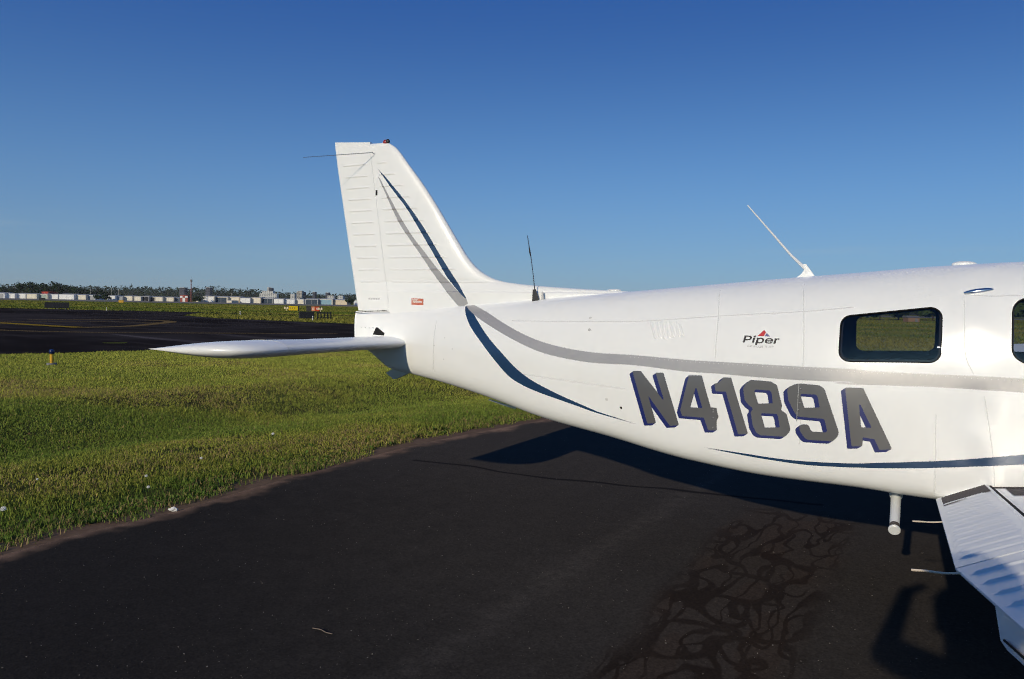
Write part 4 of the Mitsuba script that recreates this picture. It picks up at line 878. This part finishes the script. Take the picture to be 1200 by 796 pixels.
hangar(266, 271, 'hangar_cream', 'hangar_cream', 'tiny cream shed in front of the slate door', 2.6, 545)
hangar(229, 236, 'hangar_cream', 'hangar_cream', 'low cream shed right of the radio mast', 2.6, 555)

# ---- trees
def crown_mesh(c, rx, rz, n, size, seed, base=(0.020, 0.036, 0.013), lobes=7):
    r = np.random.default_rng(seed)
    L = [np.array([r.normal(0, 0.42) * rx, r.normal(0, 0.42) * rx, r.uniform(-0.45, 0.55) * rz]) for _ in range(lobes)] + [np.zeros(3)]
    k = r.integers(0, len(L), n); d = r.normal(0, 1, (n, 3)); d /= np.linalg.norm(d, axis=1, keepdims=True)
    sc = r.uniform(0.75, 1.0, (n, 1)) * np.array([rx, rx, rz]) * 0.55
    sc = sc * r.uniform(0.25, 1.0, (n, 1)) ** 0.4
    P = np.array(L)[k] + d * sc + np.asarray(c)
    a = r.normal(0, 1, (n, 3)); a -= (a * d).sum(1, keepdims=True) * d * 0.7; a /= np.linalg.norm(a, axis=1, keepdims=True); b = np.cross(d + 0.3 * r.normal(0, 1, (n, 3)), a); b /= np.linalg.norm(b, axis=1, keepdims=True)
    s = size * r.uniform(0.6, 1.3, (n, 1)); V = np.stack([P - a * s, P + a * s * 0.8 + b * s * 0.3, P + b * s], 1).reshape(-1, 3)
    tint = r.uniform(0.65, 1.35, (n, 1)) * np.array(base) * (0.8 + 0.4 * (np.array([r.random() for _ in L])[k])[:, None])
    return trimesh.Trimesh(V, np.arange(3 * n).reshape(-1, 3), process=False), np.repeat(tint, 3, 0)
def tree(px, depth, h, width, label, seed, n=260, group=None, base=(0.020, 0.036, 0.013)):
    x = at(px, depth); key = newkey('tree'); cz = h * 0.58
    m, c = crown_mesh([x, depth, cz], width * 0.56, h * 0.46, n, max(0.5, width * 0.13), seed, base)
    put(key + '__crown', m, 'leaf_colour', color=c)
    put(key + '__trunk', join([tube([(x, depth, -0.1), (x + 0.1, depth, h * 0.3), (x, depth, h * 0.75)], [h * 0.028, h * 0.02, h * 0.006], 7)] + [tube([(x, depth, h * 0.35), (x + width * 0.25 * s, depth + 0.4, h * 0.65)], [h * 0.012, h * 0.004], 5) for s in (-1, 1)]), 'trunk_bark')
    tag(key, label, 'tree', group)
r = np.random.default_rng(17); seed = 100
TG = 'tall dark trees above the hangars at left'
for px in np.arange(24, 90, 4.6):
    top = np.interp(px, [22, 30, 50, 58, 66, 75, 90], [17.5, 19.5, 19.2, 18.8, 19.2, 16.5, 14.2]) + r.normal(0, 0.7); d = 720 + r.uniform(-25, 25)
    tree(px + r.normal(0, .8), d, top * d / 925, 7.5 + r.random() * 2.5, 'tall dark tree in the clump above the hangars at left', seed, 330, TG); seed += 1
for px in list(np.arange(-60, 23, 6.5)) + list(np.arange(92, 130, 6.5)):
    d = 760 + r.uniform(-30, 30); hp = 11.8 + r.normal(0, 0.9)
    tree(px + r.normal(0, 1), d, hp * d / 925, 8 + r.random() * 3, 'lower dark tree flanking the tall clump behind the hangars', seed, 260, 'lower dark trees behind the hangars'); seed += 1
for px, hp, w, lab in ((113, 6.0, 6.0, 'dark bushy tree between hangars, the left one of a touching pair'), (122, 6.2, 6.5, 'dark bushy tree between hangars, the right one of a touching pair'), (228.5, 6.3, 5.0, 'dark tree right beside the radio mast'), (234, 6.8, 4.5, 'dark tree between the radio mast and the white hangar'), (410, 8.6, 6.0, 'dark tree by the tail of the aircraft at the end of the hangars')):
    tree(px, 552, hp * 552 / 925, w, lab, seed, 300); seed += 1

# ---- wooded hills
PXS = [-700, -300, -60, 88, 150, 190, 230, 255, 300, 330, 350, 395, 420, 600, 900, 1300]
HPS = [10, 11, 11.5, 12.0, 12.6, 12.2, 12.6, 13.6, 11.0, 9.4, 8.8, 8.4, 10.0, 10, 11, 10]
DH = 1650.0
def ridge(x): return np.interp(x / DH * 925 + 600, PXS, HPS) * DH / 925 - 6.0 + 2.2 * (meshkit.fbm(np.stack([x / 55, 0 * x, 0 * x], -1), 3, 5) - 0.5)
hx, hy = np.meshgrid(np.linspace(-2400, 1400, 240), np.linspace(1480, 2300, 30), indexing='ij')
plain('hill_green', (0.026, 0.036, 0.018))
hz = np.maximum(ridge(hx) * np.exp(-((hy - DH) / 110) ** 2), -1)
put('hills', grid(np.stack([hx, hy, hz], -1)), 'hill_green', True); tag('hills', kind='structure')
n = 60000; fx = r.uniform(-2300, 1300, n); fy = r.uniform(1500, 1760, n); fz = ridge(fx) * np.exp(-((fy - DH) / 110) ** 2) + r.uniform(0.0, 9.5, n) * (0.55 + 0.8 * meshkit.noise(np.stack([fx / 9, fy / 9, 0 * fx], -1), 3))
a = r.normal(0, 1, (n, 3)); b = r.normal(0, 1, (n, 3)); s = r.uniform(1.4, 3.0, (n, 1)); P0 = np.stack([fx, fy, fz], -1)
fm = trimesh.Trimesh(np.stack([P0 - a * s * 0.8, P0 + a * s * 0.6 + b * s * 0.4, P0 + b * s], 1).reshape(-1, 3), np.arange(3 * n).reshape(-1, 3), process=False)
put('forest', fm, 'leaf_colour', color=np.repeat(r.uniform(0.6, 1.4, (n, 1)) * np.array([0.022, 0.036, 0.016]), 3, 0)); tag('forest', 'dark green woodland covering the far hills', 'forest', kind='stuff')

# ---- town on the horizon
def block(key, px0, px1, base_px, top_px, depth, wall, floors, cols, dep=14):
    x0, x1 = at(px0, depth), at(px1, depth); z0, z1 = base_px * depth / 925, top_px * depth / 925
    put(key + '__wall', box((x0 + x1) / 2, depth + dep / 2, z1 / 2, x1 - x0, dep, z1), wall)
    put(key + '__roof', box((x0 + x1) / 2, depth + dep / 2, z1 + 0.35, (x1 - x0) * 0.96, dep * 0.96, 0.7), 'roof_grey')
    fh = (z1 - z0) / floors; cw = (x1 - x0) / cols
    for f in range(floors):
        for k in range(cols): put(key + '__window', box(x0 + cw * (k + .5), depth - 0.05, z0 + fh * (f + .5), cw * 0.62, 0.3, fh * 0.42), 'window_dark')
def building(parts, label, depth):
    key = newkey('high_rise')
    for p in parts: block(key, *p[:4], depth, *p[4:])
    tag(key, label, 'building')
building([(303.5, 323.5, 5, 9.6, 'concrete_white', 3, 8), (306.5, 319, 9.6, 12.6, 'concrete_white', 2, 5), (312.4, 314.2, 12.6, 17.0, 'concrete_white', 3, 1), (315, 317.4, 12.6, 16.4, 'brick_dark', 3, 1)], 'white stepped high rise block on the skyline', 1420)
building([(339.5, 344.5, 5, 9.6, 'concrete_white', 3, 3)], 'low white block left of the pale twin towers', 1400)
building([(347, 349.2, 5, 13.0, 'concrete_buff', 5, 1), (350, 353, 5, 13.6, 'concrete_buff', 5, 2)], 'pale twin towers on the skyline', 1430)
building([(353.6, 355.6, 5, 12.2, 'brick_dark', 4, 1)], 'slim dark tower just right of the pale twin towers', 1440)
building([(365.5, 368.3, 5, 12.6, 'brick_dark', 4, 1)], 'dark tower above the navy hangar door', 1420)
building([(380.5, 384.2, 5, 12.2, 'brick_dark', 4, 2)], 'dark block above the pale blue hangar door', 1420)
building([(240.3, 245.2, 8, 15.4, 'brick_dark', 4, 2)], 'dark block on the wooded hill right of the radio mast', 1440)
building([(209.5, 215.5, 8, 14.6, 'brick_dark', 4, 3)], 'wide dark block on the wooded hill left of the radio mast', 1440)
for a_, b_ in ((383, 390), (395, 401)): building([(a_, b_, 4, 8.6, 'concrete_white', 2, 3)], 'low pale roofs among the trees, ' + ('left one' if a_ == 383 else 'right one'), 1380)

# ---- radio mast, poles
def mast():
    d = 548.0; x = at(223.5, d); H = 29.6 * d / 925; k = 'radio_mast'; legs = []
    for i in range(3):
        a = i * 2.094 + 0.5; put(k + '__leg', tube([(x + 0.55 * math.cos(a), d + 0.55 * math.sin(a), 0), (x + 0.28 * math.cos(a), d + 0.28 * math.sin(a), H * 0.82)], 0.10, 5), 'mast_red')
    br_ = []
    for j in range(16):
        z0, z1 = H * 0.82 * j / 16, H * 0.82 * (j + 1) / 16
        for i in range(3):
            a0, a1 = i * 2.094 + 0.5, (i + 1) * 2.094 + 0.5; q0, q1 = 0.55 - 0.27 * j / 16, 0.55 - 0.27 * (j + 1) / 16
            br_.append(tube([(x + q0 * math.cos(a0), d + q0 * math.sin(a0), z0), (x + q1 * math.cos(a1), d + q1 * math.sin(a1), z1)], 0.05, 4))
    put(k + '__bracing', join(br_), 'mast_red'); labels[k + '__bracing'] = {'kind': 'stuff'}
    put(k + '__aerial', tube([(x, d, H * 0.8), (x, d, H)], [0.06, 0.03], 5), 'steel_grey')
    put(k + '__drum', trimesh.creation.cylinder(0.75, 1.5, 14, transform=trimesh.transformations.translation_matrix([x, d, H * 0.84])), 'steel_grey', 40)
    put(k + '__dish', trimesh.creation.cylinder(0.55, 0.3, 14, transform=trimesh.transformations.translation_matrix([x + 0.9, d, H * 0.54])), 'steel_grey', 40)
    tag(k, 'reddish lattice radio mast with a grey drum near its top', 'mast')
mast()
for px, hp, lab in ((130.4, 14.2, 'pale pole behind the hangars, the taller of two'), (138.8, 12.5, 'pale pole behind the hangars, the shorter of two'), (270.5, 11.2, 'thin pole above the tan hangar'), (105.3, 13, 'thin pole right of the tall tree clump')):
    k = newkey('pole'); d = 580; x = at(px, d); put(k + '__shaft', tube([(x, d, 0), (x, d, hp * d / 925)], [0.12, 0.08], 6), 'concrete_buff'); put(k + '__arm', box(x, d, hp * d / 925 - 0.4, 1.0, 0.12, 0.12), 'concrete_buff'); tag(k, lab, 'pole')

# ---- checkered hut
d = 520.0; x0 = at(210.5, d); cw = 5.0 / 3; k = 'equipment_hut'
put(k + '__wall', box(x0 + 2.5, d + 1.5, 2.0, 5.0, 3.0, 4.0), 'mast_red')
for i, j in ((0, 2), (1, 1), (2, 2), (1, 0)): put(k + '__panel', box(x0 + cw * (i + .5), d - 0.06, 0.72 + 1.28 * j, cw, 0.1, 1.28), 'sign_white')
put(k + '__roof', box(x0 + 2.5, d + 1.5, 4.1, 5.2, 3.2, 0.2), 'sign_red'); tag(k, 'red and white checkered equipment hut by the radio mast', 'hut')

# ---- signs
def sign(name, c, width, h, z0, yaw, face, label, cells=None, legs=3, thick=0.28):
    k = newkey(name); c = np.array(c); e = np.array([math.cos(yaw), math.sin(yaw)]); nrm = np.array([e[1], -e[0]])
    put(k + '__case', box(c[0], c[1], z0 + h / 2, width, thick, h, yaw, 0.03), 'sign_black')
    for i in range(legs):
        q = c + e * width * ((i + .5) / legs - .5); put(k + '__leg', box(q[0], q[1], z0 / 2, 0.08, 0.08, z0 + 0.02, yaw), 'steel_grey')
    at0 = -0.5
    for fr, m in (cells or []):
        q = c + e * width * (at0 + fr / 2) + nrm * (thick / 2 + 0.012); put(k + '__face', box(q[0], q[1], z0 + h / 2, width * fr * 0.95, 0.02, h * 0.86, yaw), m); at0 += fr
    tag(k, label, 'sign'); return k, c, e, nrm
sign('runway_sign', (-59.3, 102.8), 2.8, 0.74, 0.16, 0.5, None, 'black back of a long low sign beyond the taxiway at left')
sign('runway_sign', (-71.6, 104.5), 2.4, 0.8, 0.14, 0.5, None, 'black sign back cut off by the left edge of the picture')
sign('runway_sign', (at(49, 300), 300.0), 2.1, 0.9, 0.2, 0.3, None, 'small black sign in front of the cream hangar at left')
sign('runway_sign', (at(141.5, 250), 250.0), 1.5, 0.85, 0.15, 0.2, None, 'small olive sign seen edge on in front of the grey hangar', [(1.0, 'post_yellow')])
sign('runway_sign', (at(176, 330), 330.0), 0.9, 0.5, 0.15, 0.2, None, 'tiny black sign in front of the cream hangars')
k, c, e, nn = sign('runway_sign', (-36.2, 130.6), 1.72, 0.84, 0.10, 0.12, None, 'yellow sign with a dark frame beyond the black sign', [(0.93, 'sign_yellow')])
for i in range(3):
    q = c + e * (-0.45 + 0.32 * i) + nn * 0.166; put(k + '__mark', box(q[0], q[1], 0.52, 0.07, 0.012, 0.30, 0.12 + 0.0), 'sign_black')
k, c, e, nn = sign('runway_sign', (-32.0, 127.0), 2.25, 0.84, 0.10, 0.12, None, 'orange and red sign with white marks beyond the black sign', [(0.36, 'sign_black'), (0.26, 'sign_orange'), (0.30, 'sign_red')])
for o, rot in ((0.50, 0.6), (0.58, -0.5)):
    q = c + e * o + nn * 0.166; mk = trimesh.creation.box((0.07, 0.012, 0.42)); mk.apply_transform(trimesh.transformations.rotation_matrix(rot, [0, 1, 0])); mk.apply_translation([q[0], q[1], 0.52]); put(k + '__mark', mk, 'sign_white')
for o in (-0.14, -0.02):
    q = c + e * o + nn * 0.166; mk = trimesh.creation.box((0.06, 0.012, 0.5)); mk.apply_transform(trimesh.transformations.rotation_matrix(0.35 if o < -.1 else -0.35, [0, 1, 0])); mk.apply_translation([q[0], q[1], 0.52]); put(k + '__mark', mk, 'sign_white')
sign('runway_sign', (-18.75, 71.9), 1.35, 0.62, 0.10, 0.45, None, 'black back of the nearest sign in the grass island')
k = newkey('sign_frame')
for i in range(5):
    x, y = -17.85 + 0.27 * i, 72.3 + 0.13 * i; put(k + '__post', box(x, y, 0.36, 0.07, 0.07, 0.72, 0.45), 'sign_black')
    put(k + '__brace', tube([(x, y, 0.66), (x + 0.02, y + 0.5, 0.02)], 0.022, 5), 'sign_black')
put(k + '__rail', box(-17.31, 72.56, 0.62, 1.35, 0.06, 0.12, 0.45), 'sign_black'); put(k + '__foot_rail', box(-17.31, 72.56, 0.20, 1.3, 0.05, 0.05, 0.45), 'sign_black'); tag(k, 'black open frame of posts right of the nearest sign', 'frame')
def guard_light(x, y, label):
    k = newkey('guard_light')
    put(k + '__post', tube([(x, y, 0), (x, y, 0.4)], 0.05, 8), 'lamp_cream'); put(k + '__bar', box(x, y, 0.42, 0.72, 0.08, 0.08), 'lamp_cream')
    for s in (-1, 1):
        put(k + '__lamp', trimesh.creation.cylinder(0.15, 0.2, 16, transform=trimesh.transformations.translation_matrix([x + 0.22 * s, y, 0.60]) @ trimesh.transformations.rotation_matrix(math.pi / 2, [1, 0, 0])), 'lamp_cream', 40)
        put(k + '__hood', tube([(x + 0.22 * s, y - 0.02, 0.60), (x + 0.22 * s, y + 0.2, 0.60)], 0.17, 14), 'sign_black', 40)
    tag(k, label, 'light')
guard_light(at(335, 128), 128.0, 'pale twin lamp guard light left of the yellow sign'); guard_light(at(374.8, 124), 124.0, 'pale twin lamp guard light right of the red sign')
def edge_light(x, y, h, post, lens, label):
    k = newkey('edge_light'); z = float(swale(np.array(x), np.array(y)))
    put(k + '__base', trimesh.creation.cylinder(0.11, 0.05, 16, transform=trimesh.transformations.translation_matrix([x, y, z + 0.025])), 'steel_grey', 40)
    put(k + '__post', tube([(x, y, z), (x, y, z + h * 0.72)], 0.040, 12), post, 40)
    put(k + '__collar', tube([(x, y, z + h * 0.70), (x, y, z + h * 0.76)], 0.06, 14), 'sign_black', 40)
    dm = trimesh.creation.icosphere(3, 1.0); dm.vertices = dm.vertices * [0.058, 0.058, h * 0.15] + [x, y, z + h * 0.86]; put(k + '__lens', dm, lens, True)
    tag(k, label, 'light')
edge_light(-10.95, 18.75, 0.38, 'post_yellow', 'lens_blue', 'blue taxiway light on a yellow post in the near grass')
for x, y, lab in ((at(124.5, 98), 98.0, 'small pale edge light beyond the taxiway at left'), (at(281, 88), 88.0, 'small pale edge light in the grass island'), (at(366, 68), 68.0, 'white edge light in front of the nearest sign'), (at(366.5, 76), 76.0, 'white edge light behind the nearest sign')):
    edge_light(x, y, 0.42, 'sign_white', 'sign_white', lab)

# ---- trees and a house beyond the aircraft, seen through its windows
for i, (px, d, h, w) in enumerate([(955, 200, 5.5, 7), (985, 190, 5.5, 7), (1008, 205, 6.5, 8), (1030, 188, 5.5, 7), (1052, 200, 6.5, 8), (1092, 196, 6, 8), (1118, 205, 6.5, 8), (1150, 190, 6, 8), (1180, 200, 6.5, 8), (1215, 195, 7, 9), (1074, 215, 6.5, 8), (1255, 200, 7, 9), (1300, 195, 7, 9), (925, 205, 5, 7)]):
    tree(px, d, h, w, 'leafy tree beyond the aircraft, seen through its cabin windows', 400 + i, 1000, 'trees beyond the aircraft seen through its windows', (0.055, 0.085, 0.030))
d = 156.0; x = at(1070, d); k = 'garden_shed'
put(k + '__wall', box(x, d + 1, 0.45, 2.3, 2.0, 0.9), 'house_tan')
put(k + '__roof', trimesh.convex.convex_hull(np.array([[x + a * 1.3, d + 1 + b * 1.15, 0.9] for a in (-1, 1) for b in (-1, 1)] + [[x + a * 1.3, d + 1, 1.25] for a in (-1, 1)])), 'steel_grey')
put(k + '__door', box(x + 0.5, d - 0.03, 0.38, 0.5, 0.08, 0.72), 'steel_grey')
tag(k, 'low tan shed before the trees, seen through the rear cabin window', 'shed')

# ------------------------------------------------------------------ the air
scene['haze_air'] = {'type': 'homogeneous', 'albedo': {'type': 'rgb', 'value': [0.95, 0.95, 0.95]}, 'sigma_t': 0.00007}
scene['haze'] = {'type': 'cube', 'to_world': T().translate([0, 0, 34]) @ T().scale([3300, 3300, 36]), 'bsdf': {'type': 'null'}, 'interior': {'type': 'ref', 'id': 'haze_air'}}
scene['camera']['medium'] = {'type': 'ref', 'id': 'haze_air'}
tag('haze', 'thin pale summer haze in the air over the airfield', 'haze', kind='stuff')
